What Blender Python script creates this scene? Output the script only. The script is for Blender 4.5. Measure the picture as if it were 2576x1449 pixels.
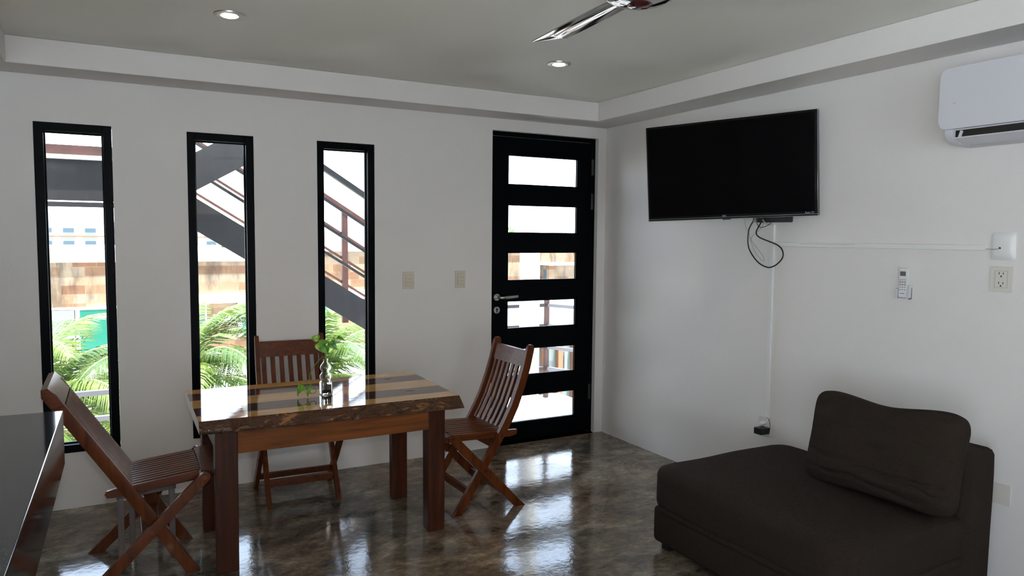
import bpy, bmesh, math, random
from mathutils import Vector, Matrix, noise as mn
random.seed(7)
sc = bpy.context.scene
for o in list(bpy.data.objects): bpy.data.objects.remove(o)
COL = sc.collection

# ------------------------------------------------------------------ camera
YAW, PITCH, ROLL = 0.4976, -0.0706, 0.0087
CAM = Vector((-3.0773, -4.285, 1.4106))
Fw = Vector((math.sin(YAW)*math.cos(PITCH), math.cos(YAW)*math.cos(PITCH), math.sin(PITCH)))
r0 = Vector((math.cos(YAW), -math.sin(YAW), 0)); u0 = r0.cross(Fw)
Rr = math.cos(ROLL)*r0 + math.sin(ROLL)*u0; Uu = -math.sin(ROLL)*r0 + math.cos(ROLL)*u0
cd = bpy.data.cameras.new('camera'); cam = bpy.data.objects.new('camera', cd); COL.objects.link(cam)
M = Matrix((( Rr.x, Uu.x, -Fw.x, CAM.x), (Rr.y, Uu.y, -Fw.y, CAM.y), (Rr.z, Uu.z, -Fw.z, CAM.z), (0,0,0,1)))
cam.matrix_world = M
cd.sensor_width = 36; cd.lens = 1838.62/2576*36; cd.clip_start = .02; cd.clip_end = 500
sc.camera = cam

# ------------------------------------------------------------------ world, sun, big lights, exposure
SKY = 6.0
w = bpy.data.worlds.new('world'); sc.world = w; w.use_nodes = True
nt = w.node_tree; nt.nodes.clear()
bg = nt.nodes.new('ShaderNodeBackground'); ow = nt.nodes.new('ShaderNodeOutputWorld')
tc = nt.nodes.new('ShaderNodeTexCoord'); sx = nt.nodes.new('ShaderNodeSeparateXYZ'); cr = nt.nodes.new('ShaderNodeValToRGB')
nt.links.new(tc.outputs['Generated'], sx.inputs[0]); nt.links.new(sx.outputs['Z'], cr.inputs[0])
cr.color_ramp.elements[0].position = 0.0; cr.color_ramp.elements[0].color = (.90,.95,1,1)
cr.color_ramp.elements[1].position = .7; cr.color_ramp.elements[1].color = (.42,.62,1,1)
nt.links.new(cr.outputs[0], bg.inputs[0])
ms = nt.nodes.new('ShaderNodeMapRange'); ms.interpolation_type = 'SMOOTHSTEP'      # hazy white glare in front, a little less behind the house
ms.inputs['From Min'].default_value = .3; ms.inputs['From Max'].default_value = -.3; ms.inputs['To Min'].default_value = SKY; ms.inputs['To Max'].default_value = SKY*.70
nt.links.new(sx.outputs['Y'], ms.inputs[0]); nt.links.new(ms.outputs[0], bg.inputs[1])
nt.links.new(bg.outputs[0], ow.inputs[0])
sl = bpy.data.lights.new('sun', 'SUN'); sl.energy = 21; sl.angle = .012; sl.color = (1,.95,.86)
so = bpy.data.objects.new('sun', sl); COL.objects.link(so)
sd = Vector((-.12, .20, -.97)).normalized()
so.rotation_euler = sd.to_track_quat('-Z', 'Y').to_euler()
# the camera's own flash, just above the lens
fl = bpy.data.lights.new('camera_flash', 'AREA'); fl.energy = 8; fl.size = .05; fl.color = (1,.97,.93)
fo = bpy.data.objects.new('camera_flash', fl); COL.objects.link(fo)
fo.location = CAM + Uu*.10 + Fw*.02; fo.rotation_euler = (Fw+Uu*.05).to_track_quat('-Z','Y').to_euler()
def portal(loc, d, sxx, szz):
    l = bpy.data.lights.new('window_portal', 'AREA'); l.shape = 'RECTANGLE'; l.size = sxx; l.size_y = szz
    l.cycles.is_portal = True
    o = bpy.data.objects.new('window_portal', l); COL.objects.link(o); o.location = loc
    o.rotation_euler = Vector(d).to_track_quat('-Z','Y').to_euler()
for xx in (-3.245, -2.557, -1.867): portal((xx, .14, 1.12), (0,-1,0), .34, 1.66)
portal((-.485,.14,1.05),(0,-1,0),.83,2.1)
for xx in (-4.55,-2.6): portal((xx,-7.66,1.15),(0,1,0),1.1,2.2)
portal((-5.36,-5.8,1.15),(1,0,0),2.2,2.2)
sc.view_settings.view_transform = 'Standard'; sc.view_settings.look = 'None'
sc.view_settings.exposure = 0.40; sc.view_settings.gamma = 1.0
try: sc.view_settings.use_curve_mapping = False
except Exception: pass
sc.cycles.max_bounces = 8; sc.cycles.diffuse_bounces = 4; sc.cycles.glossy_bounces = 4; sc.cycles.transparent_max_bounces = 16
sc.cycles.sample_clamp_indirect = 6; sc.cycles.caustics_reflective = False; sc.cycles.caustics_refractive = False
sc.cycles.use_denoising = True; sc.cycles.use_adaptive_sampling = True; sc.cycles.adaptive_threshold = .03

# ------------------------------------------------------------------ materials
def mat(name, color=(.8,.8,.8), rough=.5, metal=0, spec=.5, coat=0, trans=0, ior=1.45, emis=None, es=0, sheen=0):
    m = bpy.data.materials.new(name); m.use_nodes = True
    p = m.node_tree.nodes['Principled BSDF']
    p.inputs['Base Color'].default_value = (*color, 1); p.inputs['Roughness'].default_value = rough
    p.inputs['Metallic'].default_value = metal; p.inputs['Specular IOR Level'].default_value = spec
    p.inputs['Coat Weight'].default_value = coat; p.inputs['Coat Roughness'].default_value = .06
    p.inputs['Transmission Weight'].default_value = trans; p.inputs['IOR'].default_value = ior
    p.inputs['Sheen Weight'].default_value = sheen
    if emis: p.inputs['Emission Color'].default_value = (*emis,1); p.inputs['Emission Strength'].default_value = es
    return m
def N(m, t, **k):
    n = m.node_tree.nodes.new(t)
    for a, b in k.items():
        if a in n.inputs: n.inputs[a].default_value = b
        else: setattr(n, a, b)
    return n
def L(m, a, b): m.node_tree.links.new(a, b)
def coords(m, scale=(1,1,1), rot=(0,0,0)):
    t = N(m,'ShaderNodeTexCoord'); mp = N(m,'ShaderNodeMapping'); mp.inputs['Scale'].default_value = scale; mp.inputs['Rotation'].default_value = rot
    L(m, t.outputs['Object'], mp.inputs[0]); return mp.outputs[0]
def ramp(m, fac, stops, interp='LINEAR'):
    r = N(m,'ShaderNodeValToRGB'); r.color_ramp.interpolation = interp
    e = r.color_ramp.elements
    while len(e) < len(stops): e.new(.5)
    for i,(p,c) in enumerate(stops): e[i].position = p; e[i].color = (*c,1)
    L(m, fac, r.inputs[0]); return r.outputs[0]
def mixc(m, fac, a, b, mode='MIX'):
    x = N(m,'ShaderNodeMix', data_type='RGBA', blend_type=mode)
    for i, v in ((0,fac),(6,a),(7,b)):
        if hasattr(v,'is_output') or isinstance(v, bpy.types.NodeSocket): L(m, v, x.inputs[i])
        elif i == 0: x.inputs[0].default_value = v
        else: x.inputs[i].default_value = (*v,1)
    return x.outputs[2]
def bump(m, h, s=.2, d=.01):
    b = N(m,'ShaderNodeBump'); b.inputs['Strength'].default_value = s; b.inputs['Distance'].default_value = d
    L(m, h, b.inputs['Height']); L(m, b.outputs[0], m.node_tree.nodes['Principled BSDF'].inputs['Normal'])
def P(m): return m.node_tree.nodes['Principled BSDF']
def noise(m, co, scale, detail=4, rough=.5, dist=0):
    n = N(m,'ShaderNodeTexNoise'); n.inputs['Scale'].default_value = scale; n.inputs['Detail'].default_value = detail
    n.inputs['Roughness'].default_value = rough; n.inputs['Distortion'].default_value = dist
    L(m, co, n.inputs['Vector']); return n.outputs['Fac']

def paint(name, c, b=.25):
    m = mat(name, c, .62, spec=.35); co = coords(m)
    L(m, ramp(m, noise(m, co, 1.3, 3), [(.3,tuple(v*.975 for v in c)),(.7,c)]), P(m).inputs['Base Color'])
    bump(m, noise(m, co, 90, 5, .6), b, .002); return m
M_wall = paint('wall_paint', (.82,.79,.77), .5)
M_ceil = paint('ceiling_paint', (.92,.91,.85), .2)
M_ext = paint('exterior_white', (.86,.86,.84), .3)

M_floor = mat('polished_concrete', (.1,.09,.08), .13, spec=.7, coat=0)
co = coords(M_floor); co2 = coords(M_floor, (1,1.5,1), (0,0,-.45))
a = noise(M_floor, co2, 3.0, 9, .70, .6); b_ = noise(M_floor, co2, 11, 8, .72, .4); c_ = noise(M_floor, co, 1.1, 3, .5, .2)
base = ramp(M_floor, a, [(.33,(.085,.068,.053)),(.43,(.15,.117,.088)),(.51,(.225,.175,.128)),(.59,(.31,.25,.185)),(.68,(.46,.40,.32))])
dk = ramp(M_floor, b_, [(.36,(.40,.41,.41)),(.50,(.85,.85,.85)),(.64,(1.3,1.24,1.14))])
base = mixc(M_floor, .85, base, dk, 'MULTIPLY')
fine = ramp(M_floor, noise(M_floor, coords(M_floor,(1,1.8,1),(0,0,-.45)), 42, 8, .75, .6), [(.36,(.62,.60,.58)),(.50,(.98,.97,.95)),(.66,(1.35,1.30,1.22))])
base = mixc(M_floor, .8, base, fine, 'MULTIPLY')
gr = ramp(M_floor, c_, [(.42,(1.0,.94,.88)),(.60,(.84,.92,.96))])
base = mixc(M_floor, 1, base, gr, 'MULTIPLY')
L(M_floor, base, P(M_floor).inputs['Base Color'])
rg = N(M_floor,'ShaderNodeMapRange'); rg.inputs['To Min'].default_value=.04; rg.inputs['To Max'].default_value=.15; L(M_floor, a, rg.inputs[0]); L(M_floor, rg.outputs[0], P(M_floor).inputs['Roughness'])
bump(M_floor, noise(M_floor, co, 14, 5, .6), .16, .006)

def wood(name, c1, c2, rough=.28, coat=.4, axis=0, sc_=1.0, knots=False):
    m = mat(name, c1, rough, spec=.26, coat=coat)
    s = [14,14,14]; s[axis] = 1.2
    co = coords(m, tuple(v*sc_ for v in s)); f = noise(m, co, 2.2, 6, .6, 1.2)
    mid = tuple((x+y)/2 for x,y in zip(c1,c2))
    L(m, ramp(m, f, [(.3,c1),(.5,mid),(.7,c2)]), P(m).inputs['Base Color'])
    bump(m, f, .06, .002); return m
M_maho = wood('mahogany_finish', (.060,.014,.004), (.17,.043,.010), .34, .04, 2)
M_mahoX = wood('mahogany_finish_flat', (.060,.015,.005), (.17,.044,.011), .34, .04, 0)
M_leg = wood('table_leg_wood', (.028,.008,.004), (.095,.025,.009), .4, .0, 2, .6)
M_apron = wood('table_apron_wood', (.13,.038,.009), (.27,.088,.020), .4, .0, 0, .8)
# striped table top
M_top = mat('striped_tabletop', (.5,.3,.1), .05, spec=.95, coat=0)
t = N(M_top,'ShaderNodeTexCoord'); s_ = N(M_top,'ShaderNodeSeparateXYZ'); L(M_top, t.outputs['Object'], s_.inputs[0])
mr = N(M_top,'ShaderNodeMapRange'); mr.inputs['From Min'].default_value = -.36; mr.inputs['From Max'].default_value = .34
L(M_top, s_.outputs['Y'], mr.inputs[0])
# table centre y = -0.89
def yy(v): return (v+.89+.36)/.70
lt, dkk = (1,1,1), (0,0,0)
stripe = ramp(M_top, mr.outputs[0], [(0,lt),(yy(-1.122),dkk),(yy(-.972),lt),(yy(-.812),dkk),(yy(-.665),lt)], 'CONSTANT')
co = coords(M_top, (1.3,16,16)); g = noise(M_top, co, 2.5, 6, .6, 1.0)
lw = ramp(M_top, g, [(.3,(.40,.20,.065)),(.55,(.52,.29,.105)),(.75,(.62,.37,.15))])
dw = ramp(M_top, g, [(.3,(.045,.020,.016)),(.55,(.085,.042,.032)),(.75,(.12,.062,.045))])
L(M_top, mixc(M_top, stripe, dw, lw), P(M_top).inputs['Base Color'])
bump(M_top, noise(M_top, coords(M_top,(1,5,1)), 6, 3), .04, .004)
M_bark = mat('live_edge_bark', (.1,.04,.02), .3, spec=.3, coat=.15)
co = coords(M_bark, (1.2,2,3)); g = noise(M_bark, co, 9, 6, .65, 1.6)
L(M_bark, ramp(M_bark, g, [(.38,(.010,.006,.004)),(.47,(.10,.034,.009)),(.55,(.035,.013,.005)),(.66,(.33,.14,.04))]), P(M_bark).inputs['Base Color'])
bump(M_bark, g, .9, .012)
M_endgrain = wood('table_end_grain', (.30,.25,.19), (.40,.34,.27), .3, .4, 2)

M_black = mat('black_aluminium', (.0016,.0026,.0040), .42, spec=.06)
M_blackpl = mat('black_plastic', (.012,.012,.013), .35)
M_screen = mat('screen_glass', (.0020,.0020,.0024), .22, spec=.10)
M_bezel = mat('gloss_bezel', (.006,.006,.008), .12, spec=.35)
M_trimsil = mat('bezel_silver', (.30,.30,.31), .3, metal=.7)
M_steel = mat('brushed_steel', (.50,.49,.46), .32, metal=1)
M_chrome = mat('polished_chrome', (.48,.465,.45), .10, metal=1)
M_redwood = mat('fan_cap', (.05,.008,.008), .12, coat=1)
M_white = mat('white_plastic', (.82,.81,.80), .35)
M_ivory = mat('ivory_plastic', (.66,.60,.50), .35)
M_ivory2 = mat('ivory_plastic_pale', (.72,.68,.63), .35)
M_line = mat('seam_grey', (.28,.25,.21), .6)
M_dark = mat('dark_slot', (.02,.018,.016), .6)
M_acw = mat('air_conditioner_white', (.66,.66,.71), .35)
M_rubber = mat('black_cable', (.008,.008,.009), .4)
M_cablew = mat('white_cable', (.50,.49,.47), .5)
M_btn = mat('grey_button', (.36,.36,.36), .5)
M_red = mat('red_button', (.55,.22,.20), .5)
M_lcd = mat('remote_display', (.10,.11,.13), .3)
M_lbl = mat('blue_print', (.03,.12,.25), .5)
M_letter = mat('silver_letter', (.45,.45,.47), .4)
M_granite = mat('black_granite', (.012,.014,.017), .07, spec=.6)
co = coords(M_granite)
v = N(M_granite,'ShaderNodeTexVoronoi'); v.inputs['Scale'].default_value = 260; L(M_granite, co, v.inputs['Vector'])
L(M_granite, ramp(M_granite, v.outputs['Distance'], [(.12,(.06,.075,.095)),(.30,(.010,.012,.015))]), P(M_granite).inputs['Base Color'])
M_taupe = wood('taupe_wood', (.15,.125,.115), (.22,.185,.17), .35, .3, 2)
def fabric(name, c):
    m = mat(name, c, .95, spec=.15, sheen=.0); co = coords(m)
    f1 = noise(m, coords(m,(1,1,14)), 60, 3, .7); f2 = noise(m, coords(m,(14,14,1)), 60, 3, .7)
    mx = N(m,'ShaderNodeMath', operation='ADD'); L(m,f1,mx.inputs[0]); L(m,f2,mx.inputs[1])
    L(m, ramp(m, mx.outputs[0], [(.7,tuple(v*.55 for v in c)),(1.3,tuple(v*1.5 for v in c))]), P(m).inputs['Base Color'])
    bump(m, mx.outputs[0], .4, .002); return m
M_sofa = fabric('brown_upholstery', (.022,.0155,.012))

def glassmat(name, tint=(1,1,1), rough=0.0, ior=1.45):
    m = bpy.data.materials.new(name); m.use_nodes = True; n = m.node_tree; n.nodes.clear()
    o = n.nodes.new('ShaderNodeOutputMaterial'); mx = n.nodes.new('ShaderNodeMixShader'); fr = n.nodes.new('ShaderNodeFresnel')
    tr = n.nodes.new('ShaderNodeBsdfTransparent'); gl = n.nodes.new('ShaderNodeBsdfGlossy'); fr.inputs[0].default_value = ior
    tr.inputs[0].default_value = (*tint,1); gl.inputs['Roughness'].default_value = rough
    n.links.new(fr.outputs[0], mx.inputs[0]); n.links.new(tr.outputs[0], mx.inputs[1]); n.links.new(gl.outputs[0], mx.inputs[2]); n.links.new(mx.outputs[0], o.inputs[0])
    return m
M_pane = glassmat('window_glass', (.965,.985,.98), 0, 1.33)
M_vase = mat('vase_glass', (.96,.99,.97), .02, trans=1, ior=1.45)
M_water = mat('vase_water', (.85,.93,.85), .0, trans=1, ior=1.33)
M_soil = mat('brown_pebbles', (.36,.19,.09), .6)
bump(M_soil, noise(M_soil, coords(M_soil), 150, 2), 1, .01)
M_stem = mat('vine_stem', (.14,.20,.035), .5)
M_leaf = mat('pothos_leaf', (.07,.22,.02), .3, spec=.5)
L(M_leaf, ramp(M_leaf, noise(M_leaf, coords(M_leaf), 38, 3, .5, .8), [(.42,(.05,.22,.02)),(.58,(.14,.36,.03)),(.72,(.50,.60,.08))]), P(M_leaf).inputs['Base Color'])
M_bulb = mat('lamp_glow', (1,.9,.7), .4, emis=(1,.86,.62), es=14)

# outdoor
M_rust = mat('rust_brown_steel', (.13,.052,.038), .5); 
L(M_rust, ramp(M_rust, noise(M_rust, coords(M_rust), 5, 6, .7), [(.35,(.040,.014,.010)),(.7,(.085,.032,.022))]), P(M_rust).inputs['Base Color'])
M_shaded_steel = mat('shaded_steel', (.075,.072,.078), .5)  # brown steel's shaded side, the shade put into this dark colour
L(M_shaded_steel, ramp(M_shaded_steel, noise(M_shaded_steel, coords(M_shaded_steel,(4,4,.6)), 4, 6, .7), [(.35,(.006,.0055,.006)),(.7,(.016,.014,.014))]), P(M_shaded_steel).inputs['Base Color'])
M_tread = mat('cream_step', (.55,.50,.44), .6)
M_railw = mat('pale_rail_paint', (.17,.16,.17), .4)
M_stone = mat('stone_cladding', (.6,.4,.25), .8)
co = coords(M_stone)
t = N(M_stone,'ShaderNodeTexCoord'); s_ = N(M_stone,'ShaderNodeSeparateXYZ'); L(M_stone,t.outputs['Object'],s_.inputs[0])
ad = N(M_stone,'ShaderNodeMath',operation='ADD'); L(M_stone,s_.outputs['X'],ad.inputs[0]); L(M_stone,s_.outputs['Y'],ad.inputs[1])
cx = N(M_stone,'ShaderNodeCombineXYZ'); L(M_stone,ad.outputs[0],cx.inputs[0]); L(M_stone,s_.outputs['Z'],cx.inputs[1])
bk = N(M_stone,'ShaderNodeTexBrick'); L(M_stone,cx.outputs[0],bk.inputs['Vector'])
for k_,v_ in (('Scale',1.0),('Mortar Size',.004),('Brick Width',.40),('Row Height',.175),('Bias',0.0)): bk.inputs[k_].default_value = v_
bk.inputs['Color1'].default_value=(0,0,0,1); bk.inputs['Color2'].default_value=(1,1,1,1); bk.inputs['Mortar'].default_value=(.5,.5,.5,1)
bc = ramp(M_stone, bk.outputs['Color'], [(0,(.150,.072,.036)),(.3,(.200,.122,.066)),(.6,(.240,.178,.115)),(1,(.185,.145,.108))])
dirt = ramp(M_stone, noise(M_stone, coords(M_stone,(1.6,1.6,.35)), 2.2, 6, .7), [(.36,(.35,.36,.38)),(.50,(1,1,1))])
var = ramp(M_stone, noise(M_stone, co, 4, 5, .6), [(.3,(.8,.74,.68)),(.7,(1.15,1.1,1.05))])
L(M_stone, mixc(M_stone,.8,mixc(M_stone,.9,bc,var,'MULTIPLY'),dirt,'MULTIPLY'), P(M_stone).inputs['Base Color'])
M_greengl = mat('green_curtain_glass', (.015,.13,.085), .25)
M_greyframe = mat('grey_window_frame', (.42,.42,.42), .5)
M_beigepan = mat('beige_panel', (.24,.23,.20), .6)
M_farwin = mat('far_window', (.05,.08,.10), .3)
M_ochre = mat('ochre_timber', (.22,.09,.04), .5)
M_shopgl = mat('shop_glass', (.14,.17,.16), .2)
M_etch = mat('etched_letters', (.26,.29,.28), .4)
M_ground = mat('pale_paving', (.55,.53,.49), .8)
M_tile = mat('terrace_tile', (.76,.72,.66), .45)
bk = N(M_tile,'ShaderNodeTexBrick'); L(M_tile,coords(M_tile),bk.inputs['Vector']); bk.offset = 0
for k_,v_ in (('Scale',1.0),('Mortar Size',.003),('Brick Width',.6),('Row Height',.6)): bk.inputs[k_].default_value = v_
bk.inputs['Color1'].default_value=(.62,.58,.53,1); bk.inputs['Color2'].default_value=(.59,.55,.50,1); bk.inputs['Mortar'].default_value=(.42,.40,.37,1)
L(M_tile, bk.outputs['Color'], P(M_tile).inputs['Base Color'])
def leafmat(name, c, tr=.35):
    m = mat(name, c, .45); n = m.node_tree; p = P(m); o = [x for x in n.nodes if x.type=='OUTPUT_MATERIAL'][0]
    tl = n.nodes.new('ShaderNodeBsdfTranslucent'); tl.inputs[0].default_value = (c[0]*1.5,c[1]*1.3,c[2],1)
    mx = n.nodes.new('ShaderNodeMixShader'); mx.inputs[0].default_value = tr
    n.links.new(p.outputs[0],mx.inputs[1]); n.links.new(tl.outputs[0],mx.inputs[2]); n.links.new(mx.outputs[0],o.inputs[0]); return m
M_palm = leafmat('palm_leaf', (.125,.19,.045)); M_palm2 = leafmat('palm_leaf_deep', (.065,.11,.028))
M_rachis = mat('palm_rib', (.45,.50,.16), .5); M_trunk = mat('palm_trunk', (.28,.22,.16), .8)
M_bush = leafmat('roof_plant_leaf', (.10,.25,.08))

# ------------------------------------------------------------------ mesh helpers
def NB(): return bmesh.new()
def add_box(bm, x0,x1,y0,y1,z0,z1, bev=0, seg=2, mi=0):
    vs = [bm.verts.new((x,y,z)) for x in (x0,x1) for y in (y0,y1) for z in (z0,z1)]
    fs = [(0,1,3,2),(4,6,7,5),(0,4,5,1),(2,3,7,6),(0,2,6,4),(1,5,7,3)]
    F = [bm.faces.new([vs[i] for i in f]) for f in fs]
    for f in F: f.material_index = mi
    if bev > 0:
        es = list({e for f in F for e in f.edges})
        r = bmesh.ops.bevel(bm, geom=es, offset=bev, segments=seg, profile=.5, affect='EDGES')
        for f in r['faces']: f.material_index = mi
    return vs
def add_prism(bm, pts, depth, O=(0,0,0), U=(1,0,0), V=(0,0,1), bev=0):
    """polygon pts in the U,V plane at O, extruded both ways by depth/2 along U x V"""
    O,U,V = Vector(O),Vector(U),Vector(V); Wn = U.cross(V).normalized()
    A = [bm.verts.new(O+U*p[0]+V*p[1]-Wn*depth/2) for p in pts]
    B = [bm.verts.new(O+U*p[0]+V*p[1]+Wn*depth/2) for p in pts]
    n = len(pts); F = []
    F.append(bm.faces.new(A[::-1])); F.append(bm.faces.new(B))
    for i in range(n): F.append(bm.faces.new((A[i],A[(i+1)%n],B[(i+1)%n],B[i])))
    if bev > 0:
        es = [e for e in {e for f in F[:2] for e in f.edges}]
        bmesh.ops.bevel(bm, geom=es, offset=bev, segments=2, profile=.5, affect='EDGES')
def bar_pts(path, wd, r_end=False):
    """outline of a bar of width wd along a 2D path; the first end is cut level"""
    Lp, Rp = [], []
    n = len(path)
    for i,(x,z) in enumerate(path):
        a = Vector(path[max(i-1,0)]); b = Vector(path[min(i+1,n-1)]); d = (b-a).normalized(); nn = Vector((-d.y, d.x))
        if i == 0:
            k = wd/2/max(abs(d.y),.3); Lp.append((x-k,z) if nn.x<0 else (x+k,z)); Rp.append((x+k,z) if nn.x<0 else (x-k,z))
        else:
            Lp.append((x+nn.x*wd/2,z+nn.y*wd/2)); Rp.append((x-nn.x*wd/2,z-nn.y*wd/2))
    if r_end:
        a = Vector(path[-2]); b = Vector(path[-1]); d = (b-a).normalized(); nn = Vector((-d.y,d.x)); cap = []
        for k in range(1,6):
            t_ = math.pi*k/6; p = b + nn*(wd/2*math.cos(t_)) + d*(wd/2*math.sin(t_)); cap.append((p.x,p.y))
        return Lp + cap + Rp[::-1]
    return Lp + Rp[::-1]
def add_tube(bm, pts, r, n=8, cap=True):
    pts = [Vector(p) for p in pts]; rings = []; up = None
    for i,p in enumerate(pts):
        d = (pts[min(i+1,len(pts)-1)] - pts[max(i-1,0)]).normalized()
        if up is None: up = d.orthogonal().normalized()
        up = (up - d*up.dot(d)).normalized(); sd_ = d.cross(up)
        rr = r[i] if isinstance(r,(list,tuple)) else r
        rings.append([bm.verts.new(p + (up*math.cos(a)+sd_*math.sin(a))*rr) for a in [2*math.pi*k/n for k in range(n)]])
    for A,B in zip(rings,rings[1:]):
        for k in range(n): bm.faces.new((A[k],A[(k+1)%n],B[(k+1)%n],B[k]))
    if cap: bm.faces.new(rings[0][::-1]); bm.faces.new(rings[-1])
def add_lathe(bm, prof, n=32, c=(0,0,0), axis='Z', sq=None):
    """prof: list of (r, h)"""
    rings = []
    for j,(r,h) in enumerate(prof):
        ring = []
        for k in range(n):
            a = 2*math.pi*k/n; q = 1.0
            if sq and sq[j] > 0:
                e = sq[j]; q = (abs(math.cos(a))**e + abs(math.sin(a))**e)**(-1/e)
            x,y = r*q*math.cos(a), r*q*math.sin(a)
            v = (x,y,h) if axis=='Z' else ((x,h,y) if axis=='Y' else (h,x,y))
            ring.append(bm.verts.new((v[0]+c[0],v[1]+c[1],v[2]+c[2])))
        rings.append(ring)
    for A,B in zip(rings,rings[1:]):
        for k in range(n): bm.faces.new((A[k],A[(k+1)%n],B[(k+1)%n],B[k]))
    if prof[0][0] > 1e-5: bm.faces.new(rings[0][::-1])
    if prof[-1][0] > 1e-5: bm.faces.new(rings[-1])
def spline(pts, k=6):
    P_ = [Vector(p) for p in pts]; out = []
    for i in range(len(P_)-1):
        p0,p1,p2,p3 = P_[max(i-1,0)],P_[i],P_[i+1],P_[min(i+2,len(P_)-1)]
        for j in range(k):
            t_ = j/k
            out.append(.5*((2*p1)+(-p0+p2)*t_+(2*p0-5*p1+4*p2-p3)*t_*t_+(-p0+3*p1-3*p2+p3)*t_**3))
    out.append(P_[-1]); return out
def obj(name, bm, m, parent=None, label=None, smooth=False, world=True, ang=35):
    """link bm as ONE mesh object; coordinates are world unless world=False (then local to the thing)"""
    if parent is not None and world:
        root = parent
        while root.parent: root = root.parent
        mw = Matrix.LocRotScale(root.location, root.rotation_euler, root.scale)
        bmesh.ops.transform(bm, matrix=mw.inverted(), verts=bm.verts)
    bmesh.ops.recalc_face_normals(bm, faces=bm.faces)
    me = bpy.data.meshes.new(name); bm.to_mesh(me); bm.free()
    for mm in (m if isinstance(m,(list,tuple)) else [m]): me.materials.append(mm)
    if smooth:
        for p in me.polygons: p.use_smooth = True
        try: me.set_sharp_from_angle(angle=math.radians(ang))
        except Exception: pass
    o = bpy.data.objects.new(name, me); COL.objects.link(o)
    if smooth and ang <= 35:
        wn = o.modifiers.new('weighted_normals','WEIGHTED_NORMAL'); wn.keep_sharp = True; wn.weight = 90
    if parent is not None: o.parent = parent
    if label: o['label'] = label
    return o
def thing(name, label, cat, loc=(0,0,0), rotz=0, group=None, kind=None):
    o = bpy.data.objects.new(name, None); COL.objects.link(o); o.location = loc; o.rotation_euler = (0,0,rotz)
    o.empty_display_size = .1
    if label: o['label'] = label
    if cat: o['category'] = cat
    if group: o['group'] = group
    if kind: o['kind'] = kind
    return o
def tag(o, label, cat, group=None):
    o['label'] = label; o['category'] = cat
    if group: o['group'] = group
    return o
def struct(name, bm, m, label=None, **k):
    o = obj(name, bm, m, **k); o['kind'] = 'structure'
    if label: o['label'] = label; 
    return o
def bxo(name, m, dims, parent=None, bev=0, seg=2, smooth=None, label=None, world=True):
    bm = NB(); add_box(bm, *dims, bev=bev, seg=seg)
    return obj(name, bm, m, parent, label=label, smooth=(bev>0 if smooth is None else smooth), world=world)
def text_bm(s, size, O, U, V, ext=.0006):
    cu = bpy.data.curves.new('letters', 'FONT'); cu.body = s; cu.size = size; cu.extrude = ext; cu.align_x = 'CENTER'; cu.align_y = 'CENTER'
    o = bpy.data.objects.new('letters', cu); COL.objects.link(o)
    dg = bpy.context.evaluated_depsgraph_get(); me = bpy.data.meshes.new_from_object(o.evaluated_get(dg))
    bpy.data.objects.remove(o)
    bm = NB(); bm.from_mesh(me); O,U,V = Vector(O),Vector(U).normalized(),Vector(V).normalized(); W_ = U.cross(V)
    mt = Matrix(((U.x,V.x,W_.x,O.x),(U.y,V.y,W_.y,O.y),(U.z,V.z,W_.z,O.z),(0,0,0,1)))
    bmesh.ops.transform(bm, matrix=mt, verts=bm.verts); return bm

# ------------------------------------------------------------------ room shell
X0, YB, H, SZ, SW = -5.2, -7.5, 2.2975, 2.174, .2453
WT, WB = 1.951, .288
WIN = [(-3.414,-3.077), (-2.727,-2.3875), (-2.0385,-1.6955)]
DA, DB, DH = -.9027, -.0668, 2.10
def wall_cells(axis, fixed0, fixed1, us, zs, holes):
    bm = NB()
    for i in range(len(us)-1):
        for j in range(len(zs)-1):
            uc, zc = (us[i]+us[i+1])/2, (zs[j]+zs[j+1])/2
            if any(h[0]<uc<h[1] and h[2]<zc<h[3] for h in holes): continue
            if axis == 'x': add_box(bm, us[i],us[i+1],fixed0,fixed1,zs[j],zs[j+1])
            else: add_box(bm, fixed0,fixed1,us[i],us[i+1],zs[j],zs[j+1])
    bmesh.ops.remove_doubles(bm, verts=bm.verts, dist=1e-5)
    dup = {}
    for f in list(bm.faces):
        k = tuple(sorted(v.index if v.index>=0 else id(v) for v in f.verts)); dup.setdefault(frozenset(f.verts), []).append(f)
    kill = [f for v_ in dup.values() if len(v_)>1 for f in v_]
    if kill: bmesh.ops.delete(bm, geom=kill, context='FACES')
    return bm
us = sorted([X0-.12, .12] + [v for a_ in WIN for v in a_] + [DA,DB]); zs = [-.1, 0, WB, WT, DH, H+.15]
holes = [(a_,b_,WB,WT) for a_,b_ in WIN] + [(DA,DB,0,DH)]
struct('wall_front', wall_cells('x', 0, .13, us, zs, holes), M_wall, 'white window wall with three tall slit windows and a door')
struct('wall_right', wall_cells('y', 0, .13, [YB-.12,0], [-.1,H+.15], []), M_wall, 'white side wall behind the television')
struct('wall_left', wall_cells('y', X0-.12, X0, [YB-.12,-6.9,-4.7,0], [-.1,.05,2.25,H+.15], [(-6.9,-4.7,.05,2.25)]), M_wall, 'white kitchen side wall')
struct('wall_back', wall_cells('x', YB-.12, YB, [X0,-5.1,-4.0,-3.15,-2.05,0], [-.1,.05,2.25,H+.15], [(-5.1,-4.0,.05,2.25),(-3.15,-2.05,.05,2.25)]), M_wall, 'white rear wall with two glazed openings added for daylight')
bm = NB(); add_box(bm, X0, 0, YB, .0, -.1, 0); add_box(bm, DA, DB, 0, .13, -.1, 0)
struct('floor', bm, M_floor, 'mottled polished concrete floor')
bm = NB(); add_box(bm, X0-.12, .13, YB-1.6, .13, H+.15, H+.35); add_box(bm, X0, 0, YB, 0, H, H+.15)  # roof slab with unseen rear overhang, added to keep sun off the glazing
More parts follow.
